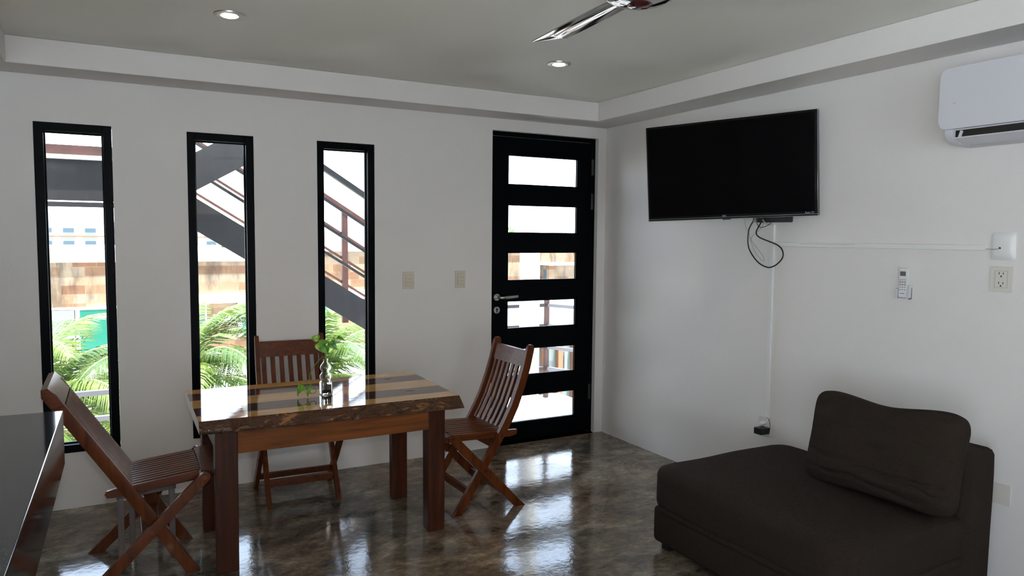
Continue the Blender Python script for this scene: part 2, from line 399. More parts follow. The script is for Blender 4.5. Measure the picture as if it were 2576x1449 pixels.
struct('ceiling', bm, M_ceil, 'flat white plaster ceiling and roof with added sun-blocking rear overhang')
bm = NB(); add_box(bm, X0, 0, -SW, 0, SZ, H, bev=.006); struct('trim_1', bm, M_wall, 'dropped plaster beam along the window wall', smooth=True)
bm = NB(); add_box(bm, -SW, 0, YB, -SW, SZ, H, bev=.006); struct('trim_2', bm, M_wall, 'dropped plaster beam along the television wall', smooth=True)
bm = NB(); add_box(bm, -3.483-.25, -3.487, YB, -SW, SZ, H, bev=.006); struct('trim_3', bm, M_wall, 'dropped plaster beam over the counter side', smooth=True)
# unseen glazing added behind and beside the camera to let in daylight
def glazed(nm, lab, horiz, a0, a1, f0):
    bm = NB()
    if horiz:
        for v_ in (a0,a1-.04): add_box(bm,v_,v_+.04,f0,f0+.04,.05,2.25)
        for v_ in (.05,2.21): add_box(bm,a0+.04,a1-.04,f0,f0+.04,v_,v_+.04)
    else:
        for v_ in (a0,(a0+a1)/2-.02,a1-.04): add_box(bm,f0,f0+.04,v_,v_+.04,.05,2.25)
        for v_ in (.05,2.21): add_box(bm,f0,f0+.04,a0+.04,a1-.04,v_,v_+.04)
    w_ = struct(nm, bm, M_black, lab); bm = NB()
    if horiz: add_box(bm,a0+.02,a1-.02,f0+.017,f0+.023,.07,2.23)
    else: add_box(bm,f0+.017,f0+.023,a0+.02,a1-.02,.07,2.23)
    obj('glass', bm, M_pane, w_)
glazed('window_4','unseen rear glazed opening added for daylight on the kitchen side',True,-5.1,-4.0,YB-.08)
glazed('window_5','unseen rear glazed opening added for daylight in the middle of the wall',True,-3.15,-2.05,YB-.08)
glazed('window_6','unseen wide glazed opening added for daylight in the kitchen side wall',False,-6.9,-4.7,X0-.08)

# windows
def frame_bm(x0,x1,z0,z1,y0,y1,wd):
    bm = NB()
    add_box(bm,x0,x0+wd,y0,y1,z0,z1,bev=.002); add_box(bm,x1-wd,x1,y0,y1,z0,z1,bev=.002)
    add_box(bm,x0+wd,x1-wd,y0,y1,z1-wd,z1,bev=.002); add_box(bm,x0+wd,x1-wd,y0,y1,z0,z0+wd,bev=.002)
    return bm
for i,(a_,b_) in enumerate(WIN):
    o = struct('window_%d'%(i+1), frame_bm(a_+.0005,b_-.0005,WB+.0005,WT-.0005,.002,.062,.040), M_black,
               ['leftmost slit window behind the left chair','middle slit window behind the table','right slit window beside the switches'][i], smooth=True)
    obj('glazing_bead', frame_bm(a_+.0405,b_-.0405,WB+.0405,WT-.0405,.040,.060,.007), M_black, o, smooth=True)
    bm = NB(); add_box(bm,a_+.046,b_-.046,.051,.056,WB+.045,WT-.045); obj('glass', bm, M_pane, o)

# door
bm = NB()
add_box(bm, DA,DA+.022,.048,.10,0,DH,bev=.002); add_box(bm, DB-.026,DB,.035,.10,0,DH,bev=.002); add_box(bm, DA+.022,DB-.026,.035,.10,DH-.03,DH,bev=.002)
dr = struct('door_1', bm, M_black, 'black glazed metal door with six horizontal panes', smooth=True)
LX0, LX1, LZ0, LZ1 = DA+.003, DB-.030, .012, DH-.032
panes = [(1.752,1.957),(1.429,1.626),(1.107,1.307),(.779,.978),(.452,.648),(.125,.322)]
PX0, PX1 = -.762, -.198
zz = sorted([LZ0,LZ1]+[v for p in panes for v in p])
bm = wall_cells('x', .040,.078, [LX0,PX0,PX1,LX1], zz, [(PX0,PX1,a_,b_) for a_,b_ in panes])
obj('door_leaf', bm, M_black, dr)
for a_,b_ in panes:
    bm = NB(); wd=.009
    add_box(bm,PX0,PX0+wd,.052,.074,a_,b_); add_box(bm,PX1-wd,PX1,.052,.074,a_,b_); add_box(bm,PX0,PX1,.052,.074,b_-wd,b_); add_box(bm,PX0,PX1,.052,.074,a_,a_+wd)
    gl = obj('pane_bead', bm, M_black, dr)
    bm = NB(); add_box(bm,PX0+.004,PX1-.004,.060,.065,a_+.004,b_-.004); obj('glass', bm, M_pane, gl)
for zc in (1.90,1.66,.30):
    bm = NB(); add_lathe(bm,[(.012,zc-.055),(.012,zc+.055)],12,(DB-.028,.030,0)); obj('hinge', bm, M_blackpl, dr, smooth=True)
hx, hz = -.846, 1.004
bm = NB(); add_lathe(bm,[(0,.030),(.022,.030),(.025,.034),(.025,.041)],28,(hx,0,hz),'Y'); hd = obj('handle_rose', bm, M_steel, dr, 'round brushed steel rose', smooth=True)
bm = NB(); add_tube(bm, spline([(hx,.034,hz),(hx,.005,hz),(hx+.002,-.016,hz),(hx+.014,-.024,hz),(hx+.04,-.025,hz+.002),(hx+.128,-.025,hz+.007)],4), .0095, 14)
obj('door_handle', bm, M_steel, hd, 'brushed steel lever', smooth=True)
hz2 = .918
bm = NB(); add_lathe(bm,[(0,.031),(.022,.031),(.024,.034),(.024,.041)],28,(hx,0,hz2),'Y'); lk = obj('lock_rose', bm, M_steel, dr, 'round steel lock plate', smooth=True)
bm = NB(); add_lathe(bm,[(0,.028),(.0075,.028),(.0075,.033)],16,(hx,0,hz2+.005),'Y'); add_box(bm,hx-.003,hx+.003,.028,.033,hz2-.016,hz2)
obj('keyhole', bm, M_dark, lk, 'dark keyhole')

# ------------------------------------------------------------------ ceiling downlights
for (lx,ly,lab) in ((-2.644,-1.066,'round recessed downlight, lit warm, nearest the left windows'),(-1.048,-1.033,'round recessed downlight, lit warm, in front of the door')):
    t_ = thing('downlight', lab, 'ceiling light', (lx,ly,H), 0, 'recessed ceiling downlights')
    bm = NB(); add_lathe(bm,[(.062,0),(.061,-.004),(.050,-.008),(.036,-.005),(.033,.002),(.030,0)],40,(lx,ly,H))
    obj('trim_ring', bm, M_steel, t_, smooth=True)
    bm = NB(); add_lathe(bm,[(.030,-.002),(.030,-.0075),(.024,-.0095),(0,-.010)],32,(lx,ly,H)); obj('lamp', bm, M_bulb, t_, 'glowing lamp face', smooth=True)
    ld = bpy.data.lights.new('downlight_beam','SPOT'); ld.energy = 5; ld.spot_size = 2.2; ld.spot_blend = .8; ld.color=(1,.82,.58); ld.shadow_soft_size=.03
    lo = bpy.data.objects.new('downlight_beam', ld); COL.objects.link(lo); lo.parent = t_; lo.location = (0,0,-.02)

# ------------------------------------------------------------------ ceiling fan
FX, FY, FZ = -1.752, -2.590, 2.114
fan = thing('ceiling_fan','chrome three-bladed ceiling fan with a dark domed hub','fan',(FX,FY,H))
bm = NB(); add_lathe(bm,[(.0,2.066),(.040,2.068),(.075,2.076),(.094,2.086),(.102,2.098)],48,(FX,FY,0)); cap = obj('hub_cap', bm, M_chrome, fan, 'polished chrome dome', smooth=True)
bm = NB(); add_lathe(bm,[(.0,2.058),(.022,2.059),(.034,2.064),(.038,2.070)],32,(FX,FY,0)); obj('cap_centre', bm, M_redwood, cap, 'dark red glossy centre', smooth=True)
bm = NB(); add_lathe(bm,[(.102,2.097),(.112,2.100),(.114,2.115),(.108,2.150),(.07,2.165),(.03,2.168)],48,(FX,FY,0)); obj('motor_housing', bm, M_chrome, fan, smooth=True)
bm = NB(); add_lathe(bm,[(.014,2.160),(.014,2.25),(.05,2.262),(.058,H)],24,(FX,FY,0)); obj('downrod', bm, M_chrome, fan, smooth=True)
def blade(ang):
    bm = NB()
    # local: along +Y from hub; chord along X, pitched
    ys = [.07,.11,.16,.24,.34,.44,.52,.535,.580]
    le = [-.026,-.044,-.050,-.052,-.053,-.054,-.055,-.055,-.055]
    te = [.026,.044,.050,.052,.053,.054,.054,.030,-.040]
    grid = []
    for y_,a_,b_ in zip(ys,le,te):
        row = []
        for k in range(9):
            t_ = k/8; x_ = a_+(b_-a_)*t_
            z_ = x_*.10 - .10*abs(x_) + .006*math.exp(-((x_)/.010)**2)
            row.append((x_,y_,z_))
        grid.append(row)
    V1 = [[bm.verts.new(p) for p in r] for r in grid]; V2 = [[bm.verts.new((p[0],p[1],p[2]+.004)) for p in r] for r in grid]
    n,m_ = len(V1),9
    for i in range(n-1):
        for k in range(m_-1):
            bm.faces.new((V1[i][k],V1[i][k+1],V1[i+1][k+1],V1[i+1][k])); bm.faces.new((V2[i][k],V2[i+1][k],V2[i+1][k+1],V2[i][k+1]))
    for i in range(n-1):
        for k in (0,m_-1): bm.faces.new((V1[i][k],V1[i+1][k],V2[i+1][k],V2[i][k]))
    for i in (0,n-1):
        for k in range(m_-1): bm.faces.new((V1[i][k],V1[i][k+1],V2[i][k+1],V2[i][k]))
    bmesh.ops.transform(bm, matrix=Matrix.Translation((FX,FY,FZ-.010)) @ Matrix.Rotation(ang,4,'Z'), verts=bm.verts)
    b = obj('blade', bm, M_chrome, fan, smooth=True, ang=60)
    bm = NB(); 
    for (sx_,sy_) in ((-.014,.105),(.014,.105)):
        add_lathe(bm,[(0,-.006),(.005,-.005),(.006,-.001)],10,(sx_,sy_,sx_*.10-.10*abs(sx_)))
    bmesh.ops.transform(bm, matrix=Matrix.Translation((FX,FY,FZ-.010)) @ Matrix.Rotation(ang,4,'Z'), verts=bm.verts)
    obj('screw', bm, M_dark, b, 'dark screw heads')
for k in range(3): blade(-.065 + 2*math.pi*k/3)

# ------------------------------------------------------------------ television on its swivel arm
tl,tr_,br_,bl = Vector((-.470,-1.030,2.016)),Vector((-.062,-1.822,2.042)),Vector((-.026,-1.818,1.526)),Vector((-.434,-1.028,1.500))
TVC = (tl+tr_+br_+bl)/4
U = ((tr_-tl)+(br_-bl)).normalized(); V = ((tl-bl)+(tr_-br_)); V = (V-U*V.dot(U)).normalized(); Wn = U.cross(V).normalized()
if Wn.dot(CAM-TVC) < 0: Wn = -Wn
TW, TH = .898, .517
tv = thing('television','black flat screen television angled on a wall arm','television',(TVC.x,TVC.y,TVC.z))
def tvbox(bm, u0,u1,v0,v1,w0,w1,bev=0):
    vs = add_box(bm,u0,u1,v0,v1,w0,w1)
    for v_ in vs: p = v_.co.copy(); v_.co = TVC + U*p.x + V*p.y + Wn*p.z
    if bev:
        es = list({e for x_ in vs for e in x_.link_edges}); bmesh.ops.bevel(bm, geom=es, offset=bev, segments=2, affect='EDGES')
bm = NB(); tvbox(bm,-TW/2,TW/2,-TH/2,TH/2,-.035,0,.004); obj('housing', bm, M_bezel, tv, smooth=True)
bm = NB(); tvbox(bm,-TW/2+.012,TW/2-.014,-TH/2+.022,TH/2-.012,-.001,.0012); obj('screen', bm, M_screen, tv, 'matt black screen')
bm = NB(); tvbox(bm,-TW/2+.002,TW/2-.002,-TH/2+.008,-TH/2+.0105,0,.0016); tvbox(bm,-TW/2,-TW/2+.0015,-TH/2,TH/2,-.02,.0012); tvbox(bm,TW/2-.0015,TW/2,-TH/2,TH/2,-.02,.0012); tvbox(bm,-TW/2,TW/2,-TH/2-.0005,-TH/2+.0015,-.02,.0005)
obj('edge_strip', bm, M_trimsil, tv, 'thin silver edge line')
bm = NB(); tvbox(bm,-.03,.01,-TH/2-.005,-TH/2+.001,-.02,-.001); obj('sensor', bm, M_blackpl, tv)
bm = NB(); tvbox(bm,-.26,.26,-.20,.14,-.065,-.035,.008); obj('back_cover', bm, M_blackpl, tv, smooth=True)
obj('logo', text_bm('JVC', .014, TVC+U*(-.018)+V*(-TH/2+.0155)+Wn*.0012, U, V), M_letter, tv, 'pale maker letters')
obj('badge', text_bm('Roku TV', .012, TVC+U*(TW/2-.040)+V*(-TH/2+.0165)+Wn*.0012, U, V), M_letter, tv, 'small pale badge letters')
bm = NB(); add_box(bm,-.03,0,-1.62,-1.40,1.62,1.90,bev=.004); ar = obj('wall_bracket', bm, M_blackpl, tv, smooth=True)
c_ = TVC - Wn*.06
bm = NB(); add_tube(bm,[(-.015,-1.50,1.76),(-.10,-1.60,1.76)],.016,10); add_tube(bm,[(-.10,-1.60,1.76),tuple(c_)],.016,10); obj('arm', bm, M_blackpl, ar, smooth=True)

# power strip, cables, trunking
t_ = thing('power_strip','black power strip mounted under the television','power strip',(-.02,-1.55,1.50))
bxo('body', M_blackpl, (-.045,0,-1.652,-1.449,1.495,1.545), t_, .006); bxo('plug', M_btn, (-.05,-.0,-1.448,-1.425,1.497,1.54), t_, .004, label='blue grey plug')
def cable(name,label,pts,r,m,group=None):
    bm = NB(); add_tube(bm, spline(pts,6), r, 8); return tag(obj(name,bm,m,smooth=True),label,'cable',group)
cable('power_cable','thick black cable hanging in a big loop below the television',[(-.19,-1.45,1.62),(-.10,-1.445,1.56),(-.05,-1.432,1.518),(-.05,-1.402,1.465),(-.05,-1.394,1.414),(-.05,-1.402,1.361),(-.05,-1.435,1.315),(-.05,-1.479,1.279),(-.05,-1.525,1.261),(-.05,-1.558,1.26),(-.05,-1.596,1.276),(-.05,-1.629,1.305),(-.05,-1.637,1.333),(-.05,-1.624,1.36),(-.05,-1.597,1.378),(-.05,-1.564,1.389),(-.05,-1.519,1.402),(-.05,-1.479,1.415),(-.05,-1.456,1.43),(-.05,-1.453,1.45),(-.052,-1.471,1.476),(-.055,-1.492,1.509),(-.075,-1.5,1.56),(-.10,-1.50,1.62)],.0035,M_rubber)
cable('signal_cable','thin white cable hanging in a narrow loop below the television',[(-.06,-1.342,1.60),(-.03,-1.344,1.52),(-.02,-1.349,1.473),(-.015,-1.369,1.437),(-.015,-1.389,1.383),(-.015,-1.415,1.339),(-.012,-1.442,1.308),(-.012,-1.472,1.289),(-.012,-1.478,1.298),(-.012,-1.465,1.32),(-.014,-1.434,1.352),(-.015,-1.404,1.383),(-.015,-1.385,1.405),(-.016,-1.399,1.428),(-.018,-1.431,1.446),(-.02,-1.46,1.47),(-.02,-1.49,1.52)],.0016,M_cablew)
cable('aerial_cable','short white cable running from the television into the upright trunking',[(-.06,-1.475,1.56),(-.052,-1.487,1.52),(-.052,-1.51,1.497),(-.045,-1.53,1.484),(-.014,-1.531,1.482)],.0028,M_cablew)
cable('patch_cable','short thin black cable curling under the power strip',[(-.055,-1.455,1.52),(-.058,-1.462,1.497),(-.06,-1.472,1.478),(-.06,-1.495,1.469),(-.06,-1.525,1.475),(-.056,-1.56,1.493)],.0018,M_rubber)
t_ = thing('cable_trunking','white upright trunking from television down to low socket','trunking',(0,-1.53,.45))
bxo('cover', M_white, (-.014,0,-1.538,-1.517,.446,1.485), t_, .0015)
t_ = thing('cable_trunking','white horizontal trunking running from television to wall plate','trunking',(0,-2.0,1.38))
bxo('cover', M_white, (-.015,0,-2.612,-1.540,1.371,1.392), t_, .0015)
bm = NB()
for q in range(26): add_box(bm,-.0156,-.015,-1.72-q*.012,-1.713-q*.012,1.384,1.386)
obj('printed_line', bm, M_btn, t_, 'faint grey printed line')
cable('plate_cable','short white cable from trunking into the domed wall plate',[(-.006,-2.60,1.377),(-.010,-2.625,1.376),(-.016,-2.65,1.376),(-.018,-2.664,1.378),(-.010,-2.667,1.381)],.002,M_cablew)
# domed plate
t_ = thing('wall_plate','white domed cover plate with a cable hole','wall plate',(0,-2.673,1.388))
bm = NB(); n=13
vs = [[bm.verts.new((-.003-.012*(1-(2*i/(n-1)-1)**4)*(1-(2*j/(n-1)-1)**4), -2.628-.093*i/(n-1), 1.333+.112*j/(n-1))) for j in range(n)] for i in range(n)]
for i in range(n-1):
    for j in range(n-1): bm.faces.new((vs[i][j],vs[i+1][j],vs[i+1][j+1],vs[i][j+1]))
add_box(bm,-.0032,0,-2.721,-2.628,1.333,1.445)
obj('cover', bm, M_white, t_, smooth=True)
bm = NB(); add_lathe(bm,[(0,-.0166),(.004,-.0166),(.004,-.012)],12,(0,-2.668,1.381),'X'); obj('hole', bm, M_dark, t_, 'small dark hole')
def outlet(y0,y1,z0,z1,lab,m,sock=True):
    t_ = thing('wall_socket',lab,'socket',(0,(y0+y1)/2,z0))
    bxo('cover_plate', m, (-.008,0,y0,y1,z0,z1), t_, .002)
    yc=(y0+y1)/2; zc=(z0+z1)/2
    if sock:
        bm = NB(); wd=.0008; a_,b_,c1,d1 = yc-.024,yc+.024,zc-.033,zc+.033
        add_box(bm,-.0086,-.008,a_,b_,c1,c1+wd); add_box(bm,-.0086,-.008,a_,b_,d1-wd,d1); add_box(bm,-.0086,-.008,a_,a_+wd,c1,d1); add_box(bm,-.0086,-.008,b_-wd,b_,c1,d1)
        obj('module_seam', bm, M_line, t_)
        for dz in (.019,-.019):
            bm = NB(); add_box(bm,-.0088,-.008,yc+.0065,yc+.009,zc+dz,zc+dz+.009); add_box(bm,-.0088,-.008,yc-.009,yc-.0065,zc+dz,zc+dz+.008)
            add_lathe(bm,[(0,-.0088),(.0032,-.0088),(.0032,-.008)],10,(0,yc,zc+dz-.007),'X'); obj('socket_holes', bm, M_dark, t_, 'dark pin slots')
    return t_
outlet(-2.717,-2.633,1.208,1.308,'ivory double power socket under the domed wall plate',M_ivory2)
outlet(-1.552,-1.474,.345,.447,'low ivory socket at foot of the upright trunking',M_ivory2,False)
tag(bxo('blank_plate', M_ivory2, (-.004,0,-2.752,-2.668,.362,.446), None, .001),'beige blank cover plate low on the wall behind the sofa','wall plate')
t_ = thing('power_adapter','black block adapter plugged into the low socket','adapter',(-.03,-1.53,.36))
bxo('body', M_blackpl, (-.072,-.0085,-1.552,-1.500,.362,.396), t_, .002)
bm = NB(); add_tube(bm, spline([(-.03,-1.552,.375),(-.028,-1.560,.374),(-.016,-1.558,.38),(-.012,-1.556,.405),(-.012,-1.552,.430),(-.013,-1.541,.444),(-.013,-1.529,.449)],5), .0014, 7); obj('lead', bm, M_rubber, t_, smooth=True)
t_ = thing('mains_plug','white plug with curved lead in upper half of low socket','plug',(-.02,-1.51,.42))
bm = NB(); add_tube(bm,[(-.009,-1.512,.416),(-.035,-1.514,.414),(-.045,-1.515,.413)],[.013,.012,.007],14); obj('body', bm, M_white, t_, smooth=True)
bm = NB(); add_tube(bm, spline([(-.040,-1.515,.413),(-.042,-1.53,.414),(-.030,-1.543,.425),(-.012,-1.540,.444),(-.010,-1.534,.452)],5), .0022, 7); obj('lead', bm, M_white, t_, smooth=True)

# remote in holder
t_ = thing('remote_holder','clear white wall cradle for the remote control','holder',(0,-2.277,1.15))
bm = NB(); add_box(bm,-.004,0,-2.306,-2.246,1.150,1.20); add_box(bm,-.024,0,-2.249,-2.246,1.150,1.195); add_box(bm,-.024,0,-2.306,-2.303,1.150,1.212); add_box(bm,-.024,0,-2.306,-2.246,1.150,1.154)
add_box(bm,-.026,-.023,-2.256,-2.246,1.150,1.192); add_box(bm,-.026,-.023,-2.306,-2.296,1.150,1.192)
obj('shell', bm, M_acw, t_)
t_ = thing('remote_control','white remote control with small dark display in a cradle','remote control',(-.013,-2.275,1.155))
bxo('body', M_white, (-.0215,-.005,-2.297,-2.255,1.155,1.286), t_, .004)
bxo('display', M_lcd, (-.0222,-.0214,-2.288,-2.262,1.251,1.271), t_, label='small grey display')
def key(y_,z_,round_=False,m=M_btn):
    bm = NB()
    if round_: add_lathe(bm,[(0,-.0228),(.0038,-.0228),(.0042,-.0214)],14,(0,y_,z_),'X')
    else: add_box(bm,-.0224,-.0214,y_-.0036,y_+.0036,z_-.0018,z_+.0018)
    obj('button', bm, m, t_)
for q,y_ in enumerate((-2.264,-2.275,-2.286)):
    key(y_,1.234); key(y_,1.224,True,M_red if q==0 else M_btn); key(y_,1.2125,True); key(y_,1.201); key(y_,1.190)
bxo('print', M_lbl, (-.0219,-.0214,-2.285,-2.266,1.172,1.1745), t_, label='tiny blue print line')

# light switches on window wall
for (x0_,x1_,z0_,z1_,lab) in ((-1.521,-1.446,1.079,1.186,'ivory triple light switch, the left one of two by the slit window'),(-1.167,-1.097,1.079,1.188,'ivory triple light switch, the right one of two nearer the door')):
    t_ = thing('light_switch',lab,'light switch',((x0_+x1_)/2,0,z0_),0,'light switches on window wall')
    bxo('cover_plate', M_ivory, (x0_,x1_,-.009,0,z0_,z1_), t_, .002)
    xc=(x0_+x1_)/2; zc=(z0_+z1_)/2
    bm = NB(); add_box(bm,xc-.021,xc+.021,-.0095,-.0088,zc-.034,zc+.034); obj('recess_seam', bm, M_line, t_)
    for q in range(3): bxo('rocker', M_ivory, (xc-.0200,xc+.0205,-.0115,-.009,zc-.033+.0225*q,zc-.033+.0212+.0225*q), t_, .0008)

# air conditioner
ac = thing('air_conditioner','white wall mounted air conditioner high above the remote','air conditioner',(0,-2.93,1.80))
def acp(pts, y0,y1, m, name, bev=.004, label=None):
    bm = NB(); add_prism(bm, pts, y1-y0, (0,(y0+y1)/2,0), (1,0,0), (0,0,1), bev); return obj(name, bm, m, ac, label, smooth=True)
YA, YZ = -2.512, -3.34
acp([(0,2.075),(-.175,2.075),(-.178,1.838),(-.10,1.838),(-.09,1.795),(-.06,1.785),(0,1.785)],YZ+.02,YA-.016,M_acw,'body')
bm = NB(); pts=[]
for (cy,cz,a0) in ((YA-.022,2.078-.022,0),(YZ+.022,2.078-.022,90),(YZ+.022,1.842+.03,180),(YA-.03,1.842+.03,270)):
    r_ = .022 if a0<180 else .03
    for q in range(7):
        a_ = math.radians(a0+q*15); pts.append((cy+r_*math.cos(a_), cz+r_*math.sin(a_)))
A_ = [bm.verts.new((-.200-(2.08-z_)*.02, y_, z_)) for y_,z_ in pts]; B_ = [bm.verts.new((-.175, y_, z_)) for y_,z_ in pts]
bm.faces.new(A_); bm.faces.new(B_[::-1])
for q in range(len(pts)): bm.faces.new((A_[q],A_[(q+1)%len(pts)],B_[(q+1)%len(pts)],B_[q]))
bmesh.ops.bevel(bm, geom=[e for e in bm.edges if all(v_ in A_ for v_ in e.verts)], offset=.004, segments=2, affect='EDGES')
obj('front_panel', bm, M_acw, ac, smooth=True)
acp([(-.192,1.845),(-.190,1.822),(-.172,1.800),(-.13,1.788),(-.05,1.785),(-.05,1.845)],YA-.052,YA-.018,M_acw,'end_cap')
acp([(-.172,1.8385),(-.172,1.812),(-.105,1.800),(-.105,1.8385)],YZ+.03,YA-.053,M_dark,'air_outlet',0,'dark outlet slot')
acp([(-.188,1.806),(-.12,1.787),(-.119,1.792),(-.187,1.8105)],YZ+.03,YA-.054,M_acw,'louvre',.001,'white louvre flap')
bm = NB(); add_tube(bm,[(-.183,YA-.075,1.809),(-.176,YA-.078,1.834)],.006,8); obj('louvre_pin', bm, M_acw, ac, smooth=True)
bxo('indicator', M_red, (-.2035,-.2015,-2.577,-2.567,1.9395,1.9412), ac, label='tiny reddish mark')

# ------------------------------------------------------------------ kitchen counter
kc = thing('kitchen_counter','polished black granite counter at the left edge','counter',(-3.8,-2.9,0))
bm = NB(); add_prism(bm,[(-4.5,-1.80),(-3.2205,-1.852),(-3.2440,-4.0),(-4.5,-4.0)],.158,(0,0,.821),(1,0,0),(0,1,0),bev=.003)
obj('countertop', bm, M_granite, kc, smooth=True)
bxo('base_cabinet', M_ext, (-4.4,-3.62,-3.95,-2.1,0,.742), kc)

# ------------------------------------------------------------------ dining table
TC = (-2.243,-.89,0)
tb = thing('dining_table','wooden table with striped glossy top and rough bark edge','table',TC)
bm = NB()
top = [(-2.803,-.567),(-2.806,-1.212),(-1.690,-1.224),(-1.680,-.558)]
bot = [(-2.803,-.560),(-2.806,-1.205),(-1.692,-1.215),(-1.683,-.552)]
A_ = [bm.verts.new((x,y,.672)) for x,y in top]; B_ = [bm.verts.new((x,y,.624)) for x,y in bot]
bm.faces.new(A_); bm.faces.new(B_[::-1])
for q in range(4):
    f = bm.faces.new((A_[q],A_[(q+1)%4],B_[(q+1)%4],B_[q])); f.material_index = 1 if q in (0,2) else 0
tt = obj('tabletop', bm, [M_top, M_endgrain], tb)
bm = NB(); nx, nz = 120, 8; rows=[]
for i in range(nx+1):
    x_ = -2.806 + (1.116)*i/nx; row=[]
    for j in range(nz+1):
        t_=j/nz; z_ = .672-.050*t_
        ex = .003+.018*math.sin(math.pi*min(1,t_*1.0)*.62) + .008*mn.noise(Vector((x_*9,z_*30,1)))*math.sin(math.pi*t_) + .004*mn.noise(Vector((x_*40,z_*60,5)))*t_ + .016*(i/nx)*t_
        yb = -1.212 - .012*i/nx; zz_ = z_ + (.006*mn.noise(Vector((x_*7,3,2))) if j==nz else 0) - (.004*i/nx*t_)
        row.append(bm.verts.new((x_+ (.012*t_ if i==nx else 0), yb-ex if j>0 else yb, zz_)))
    rows.append(row)
for i in range(nx):
    for j in range(nz): bm.faces.new((rows[i][j],rows[i+1][j],rows[i+1][j+1],rows[i][j+1]))
back = [(bm.verts.new((r[0].co.x, r[0].co.y+.004, .670)), bm.verts.new((r[-1].co.x, r[0].co.y+.004, .624))) for r in rows]
for i in range(nx): bm.faces.new((rows[i][-1],rows[i+1][-1],back[i+1][1],back[i][1]))
for i in (0,nx): bm.faces.new([v_ for v_ in rows[i]]+[back[i][1],back[i][0]])
obj('live_edge', bm, M_bark, tt, 'rough dark bark edge', smooth=True, ang=80)
bm = NB(); add_lathe(bm,[(0,.6724),(.013,.6724),(.016,.6718)],12,(-1.86,-.715,0)); 
for v_ in bm.verts: v_.co.x = -1.86+(v_.co.x+1.86)*1.5; v_.co.y = -.715+(v_.co.y+.715)*.5
obj('knot', bm, M_dark, tt, 'dark knot')
bm = NB(); add_lathe(bm,[(0,.6724),(.013,.6724),(.016,.6718)],12,(-1.86,-1.03,0))
for v_ in bm.verts: v_.co.x = -1.86+(v_.co.x+1.86)*1.8; v_.co.y = -1.03+(v_.co.y+1.03)*.45
obj('knot', bm, M_dark, tt, 'dark knot')
bm = NB(); 
pc = [(-2.80,-1.118),(-2.74,-1.112),(-2.68,-1.116),(-2.62,-1.108),(-2.60,-1.104),(-2.52,-1.104)]
for q in range(len(pc)-1):
    a1,b1 = Vector((*pc[q],.6722)),Vector((*pc[q+1],.6722)); bm.faces.new([bm.verts.new(p) for p in (a1,b1,b1+Vector((0,.0015,0)),a1+Vector((0,.0022,0)))])
obj('crack', bm, M_dark, tt, 'thin dark crack')
for (x0_,x1_,y0_,y1_) in ((-2.738,-2.649,-1.128,-1.042),(-1.797,-1.713,-1.118,-1.035),(-1.808,-1.724,-.628,-.572),(-2.742,-2.660,-.632,-.556)):
    bm = NB(); add_box(bm,x0_,x1_,y0_,y1_,0,.623,bev=.004)
    for v_ in bm.verts:
        if v_.co.z < .3: v_.co.x += .004*math.sin(v_.co.y*40)
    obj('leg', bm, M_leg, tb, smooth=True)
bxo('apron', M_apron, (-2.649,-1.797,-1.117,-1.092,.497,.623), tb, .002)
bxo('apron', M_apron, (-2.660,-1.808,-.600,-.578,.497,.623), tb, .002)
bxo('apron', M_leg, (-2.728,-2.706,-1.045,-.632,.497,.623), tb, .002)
bxo('apron', M_leg, (-1.748,-1.726,-1.037,-.628,.497,.623), tb, .002)

